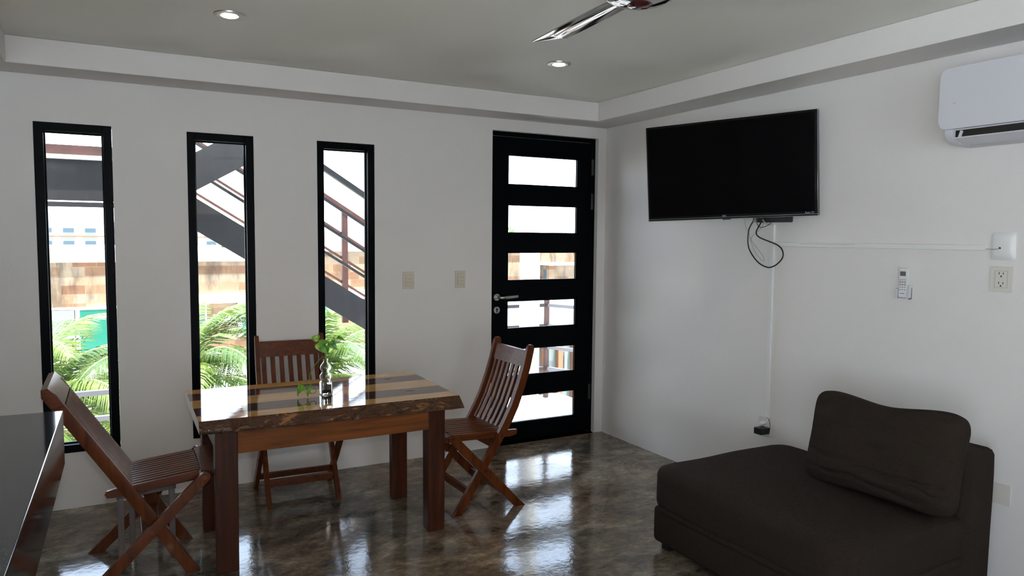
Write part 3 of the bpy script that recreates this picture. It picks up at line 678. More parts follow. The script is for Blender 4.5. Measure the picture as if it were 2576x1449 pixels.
# ------------------------------------------------------------------ folding chairs (local: +X front, Z up)
def chair_curved(label, loc, rz):
    t_ = thing('folding_chair', label, 'chair', loc, rz, 'slatted folding chairs with curved backs')
    prof = [(0,0),(-.18,.28),(-.262,.405),(-.294,.460),(-.33,.530),(-.372,.640),(-.398,.72),(-.415,.79),(-.424,.822)]
    for s in (-1,1):
        bm = NB(); add_prism(bm, bar_pts(prof,.042,True), .023, (0,s*.178,0), bev=.003)
        st = obj('back_stile', bm, M_maho, t_, smooth=True, world=False)
        bm = NB(); add_prism(bm, bar_pts([(-.352,0),(-.155,.205),(.040,.408)],.043,True), .022, (0,s*.2035,0), bev=.003)
        lg = obj('leg', bm, M_maho, t_, smooth=True, world=False)
        for (bx_,bz_) in ((.040,.408),(-.145,.216)):
            bm = NB(); add_lathe(bm,[(.009,0),(.009,s*.0015),(0,s*.0025)],14,(bx_,s*.2145,bz_),'Y'); obj('bolt', bm, M_leg, lg, world=False, smooth=True)
    def at(z):
        for (a1,b1),(a2,b2) in zip(prof,prof[1:]):
            if b1<=z<=b2: return a1+(a2-a1)*(z-b1)/(b2-b1)
    bm = NB(); add_prism(bm, [(at(.725)-.010,.725),(at(.725)+.010,.725),(at(.805)+.010,.808),(at(.805)-.010,.808)], .334, (0,0,0), bev=.002)
    obj('top_rail', bm, M_mahoX, t_, smooth=True, world=False)
    for k in range(7):
        y_ = -.144+.048*k
        path = [(at(z)+.0,z) for z in (.412,.46,.53,.58,.64,.69,.728)]
        bm = NB(); add_prism(bm, bar_pts(path,.011), .024, (0,y_,0)); obj('back_slat', bm, M_maho, t_, world=False)
    zr, zf, fr, ff = .392,.408,-.305,.025
    for s in (-1,1):
        bm = NB(); add_prism(bm, [(fr-.052,zr-.022),(fr-.052,zr+.003),(ff+.02,zf+.006),(ff+.02,zf-.030),(fr-.01,zr-.030)], .020, (0,s*.155,0), bev=.002); obj('seat_rail', bm, M_mahoX, t_, world=False, smooth=True)
    for k in range(8):
        y_ = -.126+.036*k
        bm = NB(); add_prism(bm, [(fr,zr-.006),(fr,zr+.006),(ff,zf+.006),(ff,zf-.006)], .023, (0,y_,0), bev=.0015); obj('seat_slat', bm, M_mahoX, t_, world=False, smooth=True)
    bm = NB(); add_box(bm,ff+.004,ff+.044,-.190,.190,zf-.026,zf+.005,bev=.004); obj('front_rail', bm, M_mahoX, t_, world=False, smooth=True)
    bm = NB(); add_box(bm,fr-.004,fr+.020,-.146,.146,zr-.034,zr-.007,bev=.003); obj('rear_rail', bm, M_mahoX, t_, world=False, smooth=True)
    bm = NB(); add_box(bm,-.235,-.215,-.166,.166,.310,.360,bev=.003); obj('under_seat_board', bm, M_mahoX, t_, world=False, smooth=True)
    bm = NB(); add_box(bm,-.082,-.062,-.167,.167,.085,.123,bev=.003); obj('stretcher', bm, M_mahoX, t_, world=False, smooth=True)
    bm = NB(); add_box(bm,-.275,-.255,-.192,.192,.072,.104,bev=.003); obj('stretcher', bm, M_mahoX, t_, world=False, smooth=True)
    return t_
chair_curved('dark wooden folding chair with curved back at the right end of the table',(-1.598,-.812,0),3.172)
chair_curved('dark wooden folding chair against the wall behind the table',(-2.233,-.462,0),-1.6105)
def chair_straight():
    t_ = thing('folding_chair','dark wooden folding chair with straight reclined back beside the counter','chair',(-2.822,-.857,0),0)
    prof = [(0,0),(-.245,.40),(-.488,.785)]
    for s in (-1,1):
        bm = NB(); add_prism(bm, bar_pts(prof,.046), .024, (0,s*.182,0), bev=.003); obj('back_stile', bm, M_maho, t_, smooth=True, world=False)
        bm = NB(); add_prism(bm, bar_pts([(-.362,0),(-.16,.20),(.050,.403)],.044,True), .022, (0,s*.2075,0), bev=.003); lg = obj('leg', bm, M_maho, t_, smooth=True, world=False)
        for (bx_,bz_) in ((.048,.401),(-.156,.205)):
            bm = NB(); add_lathe(bm,[(.009,0),(.009,s*.0015),(0,s*.0025)],14,(bx_,s*.2185,bz_),'Y'); obj('bolt', bm, M_apron, lg, world=False, smooth=True)
    at = lambda z: -z*.6125 if z<.4 else -.245-(z-.4)*.631
    bm = NB(); add_prism(bm, [(at(.745)-.020,.738),(at(.745)+.022,.752),(at(.80)+.024,.800),(at(.81)+.010,.822),(at(.81)-.012,.815),(at(.79)-.024,.785)], .400, (0,0,0), bev=.005)
    obj('top_rail', bm, M_mahoX, t_, smooth=True, world=False)
    for k in range(12):
        y_ = -.154+.028*k
        bm = NB(); add_prism(bm, bar_pts([(at(.395)+.021,.395),(at(.58)+.021,.58),(at(.745)+.021,.745)],.011), .018, (0,y_,0)); obj('back_slat', bm, M_maho, t_, world=False)
    fr, ff, zr, zf = -.275,.035,.387,.418
    for s in (-1,1):
        bm = NB(); add_prism(bm, [(fr-.034,zr-.028),(fr-.042,zr-.014),(fr-.034,zr-.001),(fr-.01,zr+.004),(ff-.005,zf+.004),(ff-.005,zf-.032),(fr-.01,zr-.030)], .020, (0,s*.168,0), bev=.003); obj('seat_rail', bm, M_mahoX, t_, world=False, smooth=True)
    for k in range(10):
        y_ = -.139+.0309*k
        bm = NB(); add_prism(bm, [(fr,zr-.004),(fr,zr+.006),(ff,zf+.006),(ff,zf-.004)], .019, (0,y_,0)); obj('seat_slat', bm, M_mahoX, t_, world=False)
    bm = NB(); add_prism(bm, [(-.178,0),(.178,0),(.196,.030),(.196,.052),(.176,.066),(.150,.060),(-.150,.060),(-.176,.066),(-.196,.052),(-.196,.030)], .022, (ff+.004,0,zf-.004), (0,1,0), (1,0,.08), bev=.003)
    obj('front_rail', bm, M_mahoX, t_, world=False, smooth=True)
    bm = NB(); add_box(bm,fr,fr+.022,-.158,.158,zr-.030,zr-.006,bev=.003); obj('rear_rail', bm, M_mahoX, t_, world=False, smooth=True)
    bm = NB(); add_box(bm,-.190,-.120,-.170,.170,.176,.196,bev=.003); obj('stretcher', bm, M_mahoX, t_, world=False, smooth=True)
chair_straight()

# small stool under the left chair's seat
st = thing('low_stool','low taupe wooden stool with square posts beneath the left chair','stool',(-2.98,-.75,0))
for (x_,y_) in ((-3.085,-.845),(-2.885,-.800),(-3.040,-.655),(-2.930,-.640)):
    bm = NB(); add_box(bm,x_-.012,x_+.012,y_-.012,y_+.012,0,.290,bev=.002); obj('leg', bm, M_taupe, st, smooth=True)
bm = NB(); add_prism(bm,[(-3.10,-.862),(-2.868,-.816),(-2.912,-.622),(-3.058,-.638)],.018,(0,0,.299),(1,0,0),(0,1,0),bev=.003); obj('seat', bm, M_taupe, st, smooth=True)

# ------------------------------------------------------------------ vase and pothos cutting
VX, VY, VZ = -2.234,-.934,.6725
vs_ = thing('glass_vase','clear bubble-necked glass vase with water on the table','vase',(VX,VY,VZ))
op = [(.0225,0),(.0258,.002),(.0264,.008),(.0264,.054),(.0258,.059),(.0235,.0625),(.0222,.0655),(.0228,.0685),(.0262,.074),(.0290,.083),(.0272,.092),(.0212,.0995),(.0182,.1055),(.0205,.111),(.0258,.118),(.0275,.1245),(.0250,.134),(.0180,.143),(.0122,.151),(.0108,.156),(.0126,.1655)]
sq = [8,8,8,8,7,4,2.5]+[0]*14
ip = [(max(r-.0022,.004),max(h,.004)) for r,h in op[::-1]]
bm = NB(); add_lathe(bm, op, 96, (VX,VY,VZ), sq=sq)
# inner wall joined at the lip
rings_in = []
bm.faces.ensure_lookup_table()
topf = [f for f in bm.faces if len(f.verts)==96 and f.calc_center_median().z > VZ+.1]
bmesh.ops.delete(bm, geom=topf, context='FACES_ONLY')
prev = sorted([v_ for v_ in bm.verts if abs(v_.co.z-(VZ+.1655))<1e-6], key=lambda v_: math.atan2(v_.co.y-VY, v_.co.x-VX)%(2*math.pi))
for (r,h),e in zip(ip, sq[::-1]):
    ring=[]
    for k in range(96):
        a_ = 2*math.pi*k/96; q_ = (abs(math.cos(a_))**e+abs(math.sin(a_))**e)**(-1/e) if e else 1
        ring.append(bm.verts.new((VX+r*q_*math.cos(a_),VY+r*q_*math.sin(a_),VZ+h)))
    for k in range(96): bm.faces.new((prev[k],prev[(k+1)%96],ring[(k+1)%96],ring[k]))
    prev = ring
bm.faces.new(prev)
obj('glass_body', bm, M_vase, vs_, smooth=True, ang=60)
bm = NB(); add_lathe(bm,[(.0215,.0045),(.0238,.008),(.0238,.050)],48,(VX,VY,VZ),sq=[7,7,7]); obj('water', bm, M_water, vs_, smooth=True)
bm = NB()
for q in range(60):
    a_=random.random()*6.28; r_=.019*math.sqrt(random.random()); s=.0035+random.random()*.002
    bmesh.ops.create_icosphere(bm, subdivisions=1, radius=s, matrix=Matrix.Translation((VX+r_*math.cos(a_),VY+r_*math.sin(a_),VZ+.010+random.random()*.008)))
o = obj('pebbles', bm, M_soil, vs_, 'brown pebbles at the bottom', smooth=True); o['kind']='stuff'
pl_ = thing('pothos_cutting','green pothos cutting trailing from the glass vase','plant',(VX,VY,VZ+.16))
def stem(pts,r=.0016):
    bm = NB(); add_tube(bm, spline(pts,5), r, 7); return obj('stem', bm, M_stem, pl_, smooth=True)
def leaf(c, d, nrm, ln, wd, fold=.25):
    """heart-shaped leaf: base at c, pointing along d"""
    d = Vector(d).normalized(); nn = Vector(nrm); nn = (nn-d*nn.dot(d)).normalized(); s = d.cross(nn)
    out = [(-.10,.0),(-.14,.30),(-.02,.48),(.18,.50),(.40,.42),(.62,.28),(.82,.13),(1,0)]
    bm = NB(); c = Vector(c); mids=[]; Ls=[]; Rs=[]; Lm=[]; Rm=[]
    for (u_,v_) in out:
        cv = -.18*u_*u_*ln
        um = max(u_,0)
        m0 = c+d*(um*ln)+nn*(-.18*um*um*ln)
        mids.append(bm.verts.new(m0))
        for sg,Lst,Mst in ((1,Ls,Lm),(-1,Rs,Rm)):
            Lst.append(bm.verts.new(c+d*(u_*ln)+s*(sg*v_*wd)+nn*(cv+abs(v_)*wd*fold-.10*wd*v_*v_*4)))
            Mst.append(bm.verts.new(c+d*((u_*.6+um*.4)*ln)+s*(sg*v_*wd*.5)+nn*(cv+abs(v_)*wd*fold*.7)))
    for (E_,I_) in ((Ls,Lm),(Rs,Rm)):
        for q in range(len(out)-1):
            for a1,b1 in ((mids,I_),(I_,E_)):
                try: bm.faces.new((a1[q],a1[q+1],b1[q+1],b1[q]))
                except Exception: pass
    bmesh.ops.remove_doubles(bm, verts=bm.verts, dist=1e-5)
    r = bmesh.ops.solidify(bm, geom=bm.faces[:], thickness=.0006)
    return obj('leaf', bm, M_leaf, pl_, smooth=True, ang=70)
mouth = Vector((VX,VY,VZ+.165)); cdir = (CAM-mouth).normalized(); rt = Rr; up = Vector((0,0,1))
stem([(VX,VY,VZ+.02),(VX+.004,VY,VZ+.08),(VX-.002,VY,VZ+.14),(VX-.003,VY,VZ+.19),(VX+.002,VY-.004,VZ+.215)])
stem([(VX+.003,VY+.002,VZ+.03),(VX-.004,VY+.003,VZ+.10),(VX+.003,VY,VZ+.15),(VX+.004,VY,VZ+.20),(VX+.012,VY-.01,VZ+.225)])
stem([(VX-.003,VY,VZ+.13),(VX-.004,VY,VZ+.165),(VX-.006,VY-.002,VZ+.21),(VX-.03,VY-.005,VZ+.248),(VX-.050,VY-.005,VZ+.262)],.0012)
stem([(VX,VY,VZ+.13),(VX+.002,VY,VZ+.165),(VX-.002,VY-.01,VZ+.22),(VX-.018,VY-.012,VZ+.255)],.0012)
stem([(VX+.012,VY-.01,VZ+.225),(VX+.03,VY-.005,VZ+.238),(VX+.050,VY,VZ+.245)],.0012)
leaf(Vector((VX-.036,VY-.006,VZ+.262)), -rt*.9+up*.15+cdir*.1, cdir*.75+up*.6, .040,.040)
leaf(Vector((VX-.030,VY-.014,VZ+.246)), rt*1+up*.12+cdir*.1, cdir*.6+up*.75, .054,.038)
leaf(Vector((VX-.034,VY-.012,VZ+.238)), rt*.65-up*.75+cdir*.1, cdir+up*.35, .062,.046)
leaf(Vector((VX+.022,VY-.008,VZ+.240)), rt*.55-up*.65+cdir*.2, cdir*.8+up*.3-rt*.2, .044,.038)
leaf(Vector((VX+.024,VY-.004,VZ+.240)), rt*1+up*.12-cdir*.1, up*.9+cdir*.25, .060,.036)
leaf(Vector((VX+.060,VY+.004,VZ+.262)), rt*.9-up*.35, up*.8+cdir*.4, .036,.026)
leaf(Vector((VX+.005,VY-.006,VZ+.224)), rt*.1-up*1+cdir*.1, cdir-rt*.3, .034,.022)
vine=[(VX,VY,VZ+.12),(VX-.002,VY,VZ+.155),(-2.243,-.938,.846),(-2.254,-.944,.847),(-2.27,-.95,.835),(-2.289,-.955,.816),(-2.303,-.96,.797),(-2.314,-.96,.774),(-2.314,-.96,.756),(-2.325,-.96,.742),(-2.309,-.962,.728),(-2.295,-.965,.715),(-2.288,-.97,.698),(-2.299,-.972,.690)]
stem(vine,.0019)
stem([(-2.296,-.968,.692),(-2.315,-.972,.690),(-2.335,-.972,.698),(-2.348,-.97,.712)],.0012)
stem([(-2.299,-.970,.690),(-2.312,-.972,.694),(-2.322,-.974,.712)],.0012)
leaf(Vector((-2.350,-.966,.728)), -rt*.55-up*.85+cdir*.1, cdir*.7+up*.3-rt*.35, .050,.036)
leaf(Vector((-2.322,-.972,.722)), -rt*.10-up*1+cdir*.15, cdir*.8+rt*.35, .044,.026)

# ------------------------------------------------------------------ sofa module and cushion
sf = thing('armless_sofa','dark brown armless sofa module against the right wall','sofa',(-.55,-2.25,0))
bm = NB(); add_box(bm,-.955,-.115,-2.742,-1.735,.032,.200,bev=.025,seg=4); obj('base', bm, M_sofa, sf, smooth=True, ang=60)
def soft(x0,x1,y0,y1,z0,z1,rc,rz,amp=.006,crown=.01,nx=36,ny=36):
    """upholstered slab: rounded plan corners (rc), rolled edges (rz)"""
    bm = NB(); bmesh.ops.create_cube(bm, size=2); bmesh.ops.subdivide_edges(bm, edges=bm.edges[:], cuts=22, use_grid_fill=True)
    cx_,cy_,cz_=(x0+x1)/2,(y0+y1)/2,(z0+z1)/2; hx_,hy_,hz_=(x1-x0)/2,(y1-y0)/2,(z1-z0)/2
    for v_ in bm.verts:
        p = v_.co.copy(); px,py,pz = p.x*hx_, p.y*hy_, p.z*hz_
        ix,iy = hx_-rc, hy_-rc
        qx,qy = max(-ix,min(ix,px)), max(-iy,min(iy,py)); d_ = Vector((px-qx,py-qy,0))
        if abs(px)>ix and abs(py)>iy and d_.length>1e-6:
            m_ = max(abs(d_.x),abs(d_.y)); d_ = d_.normalized()*m_
        px,py = qx+d_.x, qy+d_.y
        iz = hz_-rz; qz = max(-iz,min(iz,pz)); ez = abs(pz)-iz
        edge = max(abs(p.x),abs(p.y))
        if ez>0:
            rad = math.hypot(d_.x,d_.y) if rc>0 else 0
            o_ = rad - (rc-rz)
            if o_>0:
                m_=max(o_,ez); l_=math.hypot(o_,ez); k1=m_/l_
                f_=(rc-rz+o_*k1)/max(rad,1e-6); px,py = qx+d_.x*f_, qy+d_.y*f_; pz = (qz+ez*k1*(1 if pz>0 else -1))
        w_ = Vector((cx_+px,cy_+py,cz_+pz))
        if p.z>.2: w_.z += crown*(1-p.x**2)*(1-p.y**2)
        w_ += Vector((mn.noise(w_*4+Vector((3,0,0))),mn.noise(w_*4+Vector((0,9,0))),mn.noise(w_*4)))*amp
        v_.co = w_
    return bm
obj('seat_cushion', soft(-.972,-.105,-2.752,-1.712,.190,.380,.11,.045), M_sofa, sf, smooth=True, ang=180)
obj('seat_lower_roll', soft(-.966,-.112,-2.749,-1.724,.176,.218,.10,.018,.003,0), M_sofa, sf, smooth=True, ang=180)
obj('backrest', soft(-.315,-.125,-2.760,-2.10,.06,.618,.03,.028,.004,.004), M_sofa, sf, smooth=True, ang=180)
for (x_,y_) in ((-.90,-1.79),(-.90,-2.68),(-.16,-1.76),(-.16,-2.70)): bxo('foot', M_blackpl, (x_-.022,x_+.022,y_-.022,y_+.022,0,.05), sf)
bm = NB(); n=90; W_,H_,T_ = .660,.405,.175
grid = {}
for sgn in (1,-1):
    for i in range(n+1):
        for j in range(n+1):
            a_,b_ = 2*i/n-1, 2*j/n-1
            if sgn==-1 and (i in (0,n) or j in (0,n)): grid[(sgn,i,j)] = grid[(1,i,j)]; continue
            e_ = (1-abs(a_)**3.0)*(1-abs(b_)**3.0); th = T_/2*max(e_,0)**.36
            ra_, rb_ = a_*math.sqrt(max(0,1-.16*b_**8)), b_*math.sqrt(max(0,1-.22*a_**8)); px = ra_*W_/2*(1-.05*(1-b_*b_)); pz = rb_*H_/2*(1-.07*(1-a_*a_))
            if b_>0: pz -= .018*math.exp(-(a_*2.2)**2)*b_
            pp = Vector((px,0,pz)); wr = .010*mn.noise(Vector((px*4,sgn,pz*20)))+.006*mn.noise(Vector((px*14,sgn*3,pz*9)))
            for (fz,fa,fw,fs) in ((-.62,.012,.05,1.7),(-.40,.008,.04,-1.2),(-.80,.012,.05,.6),(.18,.005,.05,2.2)):
                cz_ = fz+.10*math.sin(a_*2.1+fs)+.08*mn.noise(Vector((a_*3,fs,0))); wr -= fa*math.exp(-((b_-cz_)/fw)**2)*(.55+.45*math.sin(a_*3+fs*2))
            wr -= .010*math.exp(-((b_-.86+.05*math.sin(a_*6))/.05)**2)*max(0,mn.noise(Vector((a_*7,2,sgn)))*2.2)
            wr += .009*math.exp(-((b_+.55)/.13)**2)*mn.noise(Vector((px*4,7,sgn)))*2
            grid[(sgn,i,j)] = bm.verts.new((px, sgn*(th+wr*min(1,e_*3)), pz))
for sgn in (1,-1):
    for i in range(n):
        for j in range(n):
            try: bm.faces.new([grid[(sgn,i,j)],grid[(sgn,i+1,j)],grid[(sgn,i+1,j+1)],grid[(sgn,i,j+1)]])
            except Exception: pass
rot = Matrix.Rotation(math.radians(90),4,'Z')     # width along Y, thickness along X
tilt = Matrix.Rotation(math.radians(14),4,'Y')
bmesh.ops.transform(bm, matrix=Matrix.Translation((-.410,-2.472,.578)) @ Matrix.Rotation(math.radians(-1.5),4,'X') @ tilt @ rot, verts=bm.verts)
cu = tag(obj('back_cushion', bm, M_sofa, smooth=True, ang=180),'plump dark brown cushion leaning upright on the sofa seat','cushion')

# ------------------------------------------------------------------ outside: terrace, column, railing
bm = NB(); add_box(bm,X0-.12,.45,.13,1.30,-.25,-.012); add_box(bm,-2.8,-.42,1.30,1.75,-.25,-.012)
struct('terrace_floor', bm, M_tile, 'pale tiled terrace outside the door')
t_ = thing('terrace_column','round white column standing on the terrace outside the door','column',(-.085,.92,0))
bm = NB(); add_lathe(bm,[(.083,-.01),(.083,3.0)],40,(-.085,.92,0)); obj('shaft', bm, M_ext, t_, smooth=True)
bm = NB(); add_lathe(bm,[(.104,-.012),(.104,.055),(.098,.065),(.083,.07)],40,(-.085,.92,0)); obj('plinth', bm, M_ext, t_, smooth=True)
t_ = thing('terrace_railing','brown metal corner railing behind the terrace column','railing',(.25,1.2,0))
bm = NB(); add_box(bm,.234,.270,1.182,1.218,-.012,1.0); obj('post', bm, M_rust, t_)
bm = NB(); add_box(bm,-.40,-.36,1.18,1.22,-.012,1.0); obj('post', bm, M_rust, t_)
for zc in (.25,.44,.63,.81,.98):
    bxo('rail', M_shaded_steel, (-.36,.234,1.185,1.215,zc-.014,zc+.014), t_)
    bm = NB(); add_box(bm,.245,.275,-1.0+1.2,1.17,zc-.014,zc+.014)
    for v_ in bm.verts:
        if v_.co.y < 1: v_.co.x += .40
    obj('rail', bm, M_railw, t_, 'pale side rail')  # side rails in a paler grey than the front ones
t_ = thing('balcony_railing','grey two-bar railing low outside the leftmost window','railing',(-3.6,1.2,0))
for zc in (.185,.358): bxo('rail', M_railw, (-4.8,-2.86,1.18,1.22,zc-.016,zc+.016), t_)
for xx in (-4.8,-2.86): bxo('post', M_railw, (xx-.02,xx+.02,1.18,1.22,-.012,.40), t_)

# ------------------------------------------------------------------ outside steel staircase
stc = thing('steel_staircase','brown steel outdoor staircase seen through the slit windows','staircase',(-1.5,1.3,0))
def skew(bm_, x0,x1, zt0,zt1, th, y0,y1):
    A_ = [(x0,zt0),(x1,zt1),(x1,zt1-th),(x0,zt0-th)]
    add_prism(bm_, A_, y1-y0, (0,(y0+y1)/2,0))
def zl(x): return 1.117+(x+1.754)*-.628      # top edge of the near lower stringer
NY, FY2, SA, SB = 1.00, 1.695, -2.75, -.42
bm = NB(); skew(bm,SA,SB,zl(SA),zl(SB),.219,NY,NY+.012); obj('stringer', bm, M_shaded_steel, stc, 'dark lower flight stringer')
bm = NB(); skew(bm,SA,SB,zl(SA)-.03,zl(SB)-.03,.10,FY2,FY2+.012); obj('stringer', bm, M_rust, stc)
for q in range(9):
    x_ = -2.62+q*.245; z_ = zl(x_)-.08
    bxo('tread', M_tread, (x_-.11,x_+.11,NY+.012,FY2,z_-.010,z_+.010), stc)
def rails(Y, offs, m, th):
    for of in offs:
        bm = NB(); skew(bm,SA,SB,zl(SA)+of,zl(SB)+of,th,Y,Y+.022); obj('rail', bm, m, stc)
rails(NY-.010,(.184,.375,.566),M_shaded_steel,.022)
bm = NB(); skew(bm,SA,SB,zl(SA)+.795,zl(SB)+.795,.043,NY-.026,NY+.026); obj('handrail', bm, M_shaded_steel, stc)
rails(FY2,(.117,.317,.517),M_rust,.021)
bm = NB(); skew(bm,SA,SB,zl(SA)+.743,zl(SB)+.743,.043,FY2-.026,FY2+.026); obj('handrail', bm, M_rust, stc, 'rust brown handrail')
for xx in (-1.408,-.46):
    bxo('post', M_rust, (xx-.024,xx+.024,FY2-.017,FY2+.017,max(zl(xx)-.217,-.01),zl(xx)+.721), stc)
bxo('post', M_shaded_steel, (-.48,-.44,NY-.02,NY+.02,-.012,zl(-.46)+.77), stc)
bm = NB(); add_box(bm,-4.487,-2.767,.636,.653,1.594,1.823); add_box(bm,-4.487,-2.767,.601,.653,1.823,1.827); add_box(bm,-4.487,-2.767,.636,.671,1.558,1.586)
obj('landing_beam', bm, M_shaded_steel, stc, 'dark landing edge beam')
bm = NB(); add_box(bm,-4.487,-2.767,.653,1.695,1.831,1.857); obj('landing_plate', bm, M_tread, stc)
bm = NB(); add_box(bm,-4.487,-2.767,.679,.705,1.857,1.914); obj('landing_kerb', bm, M_rust, stc, 'rust brown kerb strip')
def zu(x): return 1.910+(x+2.628)*.585
bm = NB(); skew(bm,-2.767,-.926,zu(-2.767),zu(-.926),.2345,.653,.664); obj('stringer', bm, M_shaded_steel, stc, 'dark upper flight stringer')
for q in range(9):
    x_ = -2.65+q*.19; z_ = zu(x_)-.14
    bxo('tread', M_tread, (x_-.085,x_+.085,.664,.93,z_-.012,z_+.012), stc)
for yy_ in (.68,1.66): bxo('post', M_rust, (-4.40,-4.34,yy_-.03,yy_+.03,-.012,1.831), stc)

# ------------------------------------------------------------------ outside: neighbouring building
nb = thing('neighbour_building','building across the way clad in tan stone with white parapet','building',(1,13,-8))
bxo('stone_wall', M_stone, (-9,-.25,12.0,16,-8,.84), nb); bxo('stone_wall', M_stone, (-.25,12,12.0,16,-8,1.04), nb)
bxo('parapet', M_ext, (-9.05,-.25,11.94,16,.84,1.12), nb); bxo('parapet', M_ext, (-.25,12.05,11.94,16,1.04,1.34), nb)
bxo('white_band', M_ext, (-1.95,3.0,11.90,12.0,-.03,.165), nb)
bxo('ledge', M_ext, (-9,-2.0,11.9,12.0,-.06,-.02), nb); bxo('lower_wall', M_ext, (-9,12,11.6,12.0,-2.3,-1.05), nb)
bxo('wall_panel', M_beigepan, (-4.35,-3.78,11.93,12.0,-.92,-.07), nb, label='beige wall panel')
for (x0_,x1_,z0_,z1_) in ((-3.70,-2.6,-.92,-.08),(-.74,1.1,-.70,-.06)):
    f_ = bxo('window', M_greyframe, (x0_-.09,x1_+.09,11.93,12.0,z0_-.06,z1_+.02), nb); bxo('pane', M_greengl, (x0_,x1_,11.91,11.93,z0_,z1_), f_, label='green glass')
f_ = bxo('window', M_greyframe, (-1.72,-1.44,11.93,12.0,-.62,-.04), nb); bxo('pane', M_farwin, (-1.68,-1.48,11.91,11.93,-.60,-.06), f_)
bxo('projecting_bay', M_stone, (6.62,9.5,11.6,12.0,-1.2,.68), nb); bxo('bay_cap', M_ext, (6.58,9.6,11.52,12.0,.68,.74), nb, label='white cap of bay')
bxo('slit_opening', M_farwin, (6.605,6.62,11.73,11.86,.28,.57), nb)
bxo('white_terrace_wall', M_ext, (3.5,12,10.9,11.2,-1.35,-.12), nb)
bxo('white_terrace_wall', M_ext, (3.5,12,10.6,10.9,-3.2,-1.35), nb)
t_ = thing('shop_front','timber framed shop front low across the way','shop front',(6.6,9.6,-8))
bxo('wall', M_ext, (3.6,9.5,9.8,10.2,-8,-2.6), t_)
for q,xx in enumerate((4.7,5.35,5.75,6.15,6.8)):
    bxo('timber_post', M_ochre, (xx-.06,xx+.06,9.62,9.74,-2.9,-.95), t_)
for zc in (-.98,-.86,-2.75): bxo('timber_rail', M_ochre, (3.9,7.6,9.60,9.64,zc-.035,zc+.035), t_)
bxo('shop_window', M_shopgl, (3.9,7.6,9.76,9.79,-2.7,-.9), t_)
bm = NB(); 
for q in range(28):
    a0=2*math.pi*q/28; a1=2*math.pi*(q+1)/28; c1=(6.35,9.74,-1.42)
    bm.faces.new([bm.verts.new((c1[0]+r_*math.cos(a_),c1[1],c1[2]+r_*1.1*math.sin(a_))) for r_,a_ in ((.11,a0),(.11,a1),(.20,a1),(.20,a0))])
add_box(bm,5.92,6.00,9.73,9.745,-1.62,-1.22)
obj('etched_shapes', bm, M_etch, t_, 'pale round letters on the glass')
# far hotel
ht = thing('white_hotel','long white building far off with two rows of windows','building',(-3,42,-8))
bxo('wall', M_ext, (-16,14,40,46,-8,2.15), ht); bxo('floor_line', M_ochre, (-16,14,39.9,40,1.18,1.25), ht, label='thin reddish line')
for q in range(20):
    xx = -14+q*.98
    for (z0_,dz) in ((1.42,.28),(.72,.34)):
        f_ = bxo('window_recess', mat('recess_white',(.20,.23,.25),.7) if q==0 and z0_>1 else bpy.data.materials['recess_white'], (xx-.34,xx+.34,39.93,40,z0_-.04,z0_+dz+.28), ht)
        bxo('pane', M_farwin, (xx-.22,xx+.26,39.90,39.93,z0_,z0_+dz*.75), f_)
# roof plants on the neighbour
for q,(xx,s) in enumerate(((-1.05,.20),(.1,.22),(5.9,.24))):
    bm = NB()
    for k in range(26):
        a_=random.random()*6.28; e_=.35+random.random()*1.1; ln=s*(1+random.random()); d=Vector((math.cos(a_)*math.cos(e_),math.sin(a_)*math.cos(e_),math.sin(e_)))
        sdv=d.cross(Vector((0,0,1))).normalized()*s*.10; b0=Vector((xx,12.3,1.10 if xx<-.25 else 1.33))
        bm.faces.new([bm.verts.new(p) for p in (b0-sdv*.5,b0+sdv*.5,b0+d*ln*.6+sdv,b0+d*ln,b0+d*ln*.6-sdv)])
    tag(obj('roof_plant', bm, M_bush),['spiky green plant on the far parapet through the middle window','spiky green plant on the far parapet behind the stair','small green plant on the parapet seen through the door'][q],'plant')
bm = NB(); add_box(bm,-60,60,1.6,60,-8.2,-8); tag(obj('street_ground', bm, M_ground),'pale paved ground far below the terrace','ground')['kind']='structure'
bm = NB(); add_box(bm,-60,60,-60,YB-.12,-.25,-.06); add_box(bm,-60,X0-.12,YB-.12,-2.5,-.25,-.06); o = obj('bounce_ground', bm, M_ext); o['kind']='structure'; o['label']='unseen pale ground added behind the house to bounce sunlight indoors'  # unseen white ground, raised to bounce sunlight up to the ceiling

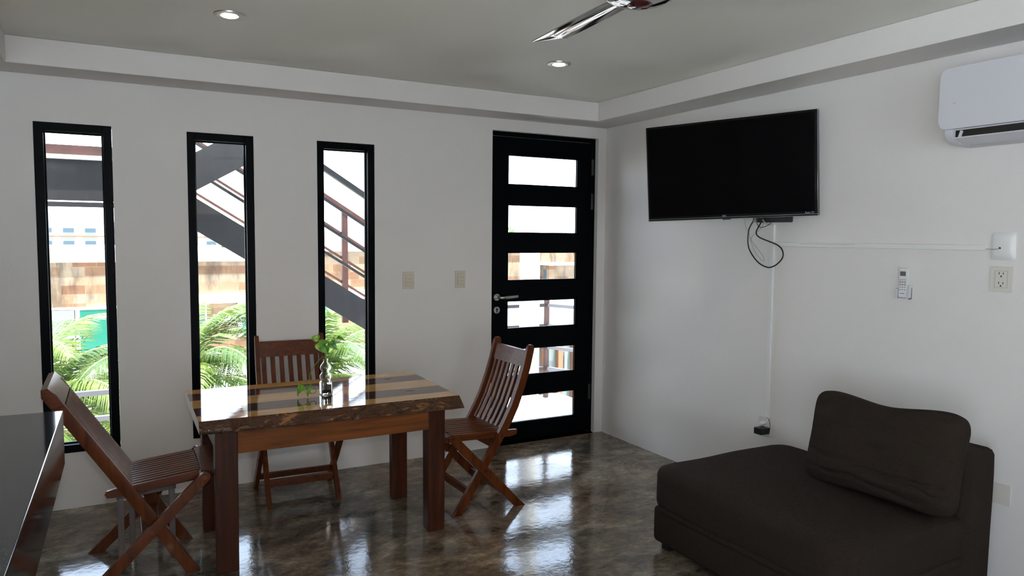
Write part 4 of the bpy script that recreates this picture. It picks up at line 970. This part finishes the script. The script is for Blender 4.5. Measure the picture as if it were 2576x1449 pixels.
# palms
def frond_mesh(seed, length=1.7, droop=1.0):
    rnd = random.Random(seed); bm = NB(); n=24; pts=[]; a_=math.radians(58); p=Vector((0,0,0))
    for i in range(n+1):
        pts.append(p.copy()); a_ -= droop*math.radians(5.2)*(0.4+i/n); p = p+Vector((math.cos(a_),0,math.sin(a_)))*length/n
    add_tube(bm, pts, [.018*(1-i/n)+.003 for i in range(n+1)], 5)
    for f in bm.faces: f.material_index = 1
    for i in range(3,n*3):
        t_=i/(n*3); k=min(int(t_*n),n-1); fr_=t_*n-k; c=pts[k].lerp(pts[k+1],fr_); tg=(pts[k+1]-pts[k]).normalized()
        ln = .46*length/1.7*math.sin(math.pi*min(1,(t_*.86+.12)))**.6*(1-.25*t_)
        for s in (-1,1):
            d = (Vector((0,s,0))*1.0+tg*(.55+.5*t_)+Vector((0,0,-.15-.35*rnd.random()))+Vector((0,0,.3))*(1-t_)).normalized()
            wv = tg*.013; e=c+d*ln*(.9+.2*rnd.random())+Vector((0,0,-ln*.22)); mdl=c+d*ln*.5+Vector((0,0,.01))
            v=[bm.verts.new(x) for x in (c-wv*.6,c+wv*.6,mdl+wv,mdl-wv)]; e_=bm.verts.new(e)
            bm.faces.new(v); bm.faces.new((v[3],v[2],e_))
    return bm
FR = []
for sd_ in range(4):
    me = bpy.data.meshes.new('frond'); b_ = frond_mesh(sd_, 1.55+.12*sd_, .85+.14*sd_); b_.to_mesh(me); b_.free()
    me.materials.append(M_palm if sd_%2==0 else M_palm2); me.materials.append(M_rachis); FR.append(me)
def palm(x,y,z,label,sc_=1.0,nf=22,ph=0):
    t_ = thing('palm_tree',label,'palm tree',(x,y,-8),0,'palm trees between the buildings'); rnd=random.Random(int(x*100))
    bm = NB(); hh=z+8; add_tube(bm,[(x+.12*math.sin(k),y,-8+hh*k/10) for k in range(10)]+[(x,y,z)],[.16-.006*k for k in range(11)],12); obj('trunk', bm, M_trunk, t_, smooth=True)
    for k in range(nf):
        o = bpy.data.objects.new('frond', FR[k%4]); COL.objects.link(o); o.parent = t_
        o.location=(0,0,hh); lvl = k/nf
        o.rotation_euler = Matrix.Rotation(ph+k*2.399,4,'Z').to_euler() if False else (Matrix.Rotation(ph+k*2.399,3,'Z') @ Matrix.Rotation(math.radians(-38+95*lvl),3,'Y')).to_euler()
        s = sc_*(.8+.3*rnd.random()); o.scale=(s,s,s)
palm(-3.90,5.0,-.62,'bright green palm filling the lower part of the leftmost window',1.0,24,.3)
palm(-2.42,5.2,-.48,'bright green palm crown in the middle slit window',1.0,24,1.1)
palm(-.80,5.4,-.55,'bright green palm crown in the right slit window below the stringer',1.0,24,2.2)
palm(-3.05,7.2,-1.25,'lower palm crown between the left and middle windows',1.1,20,.9)
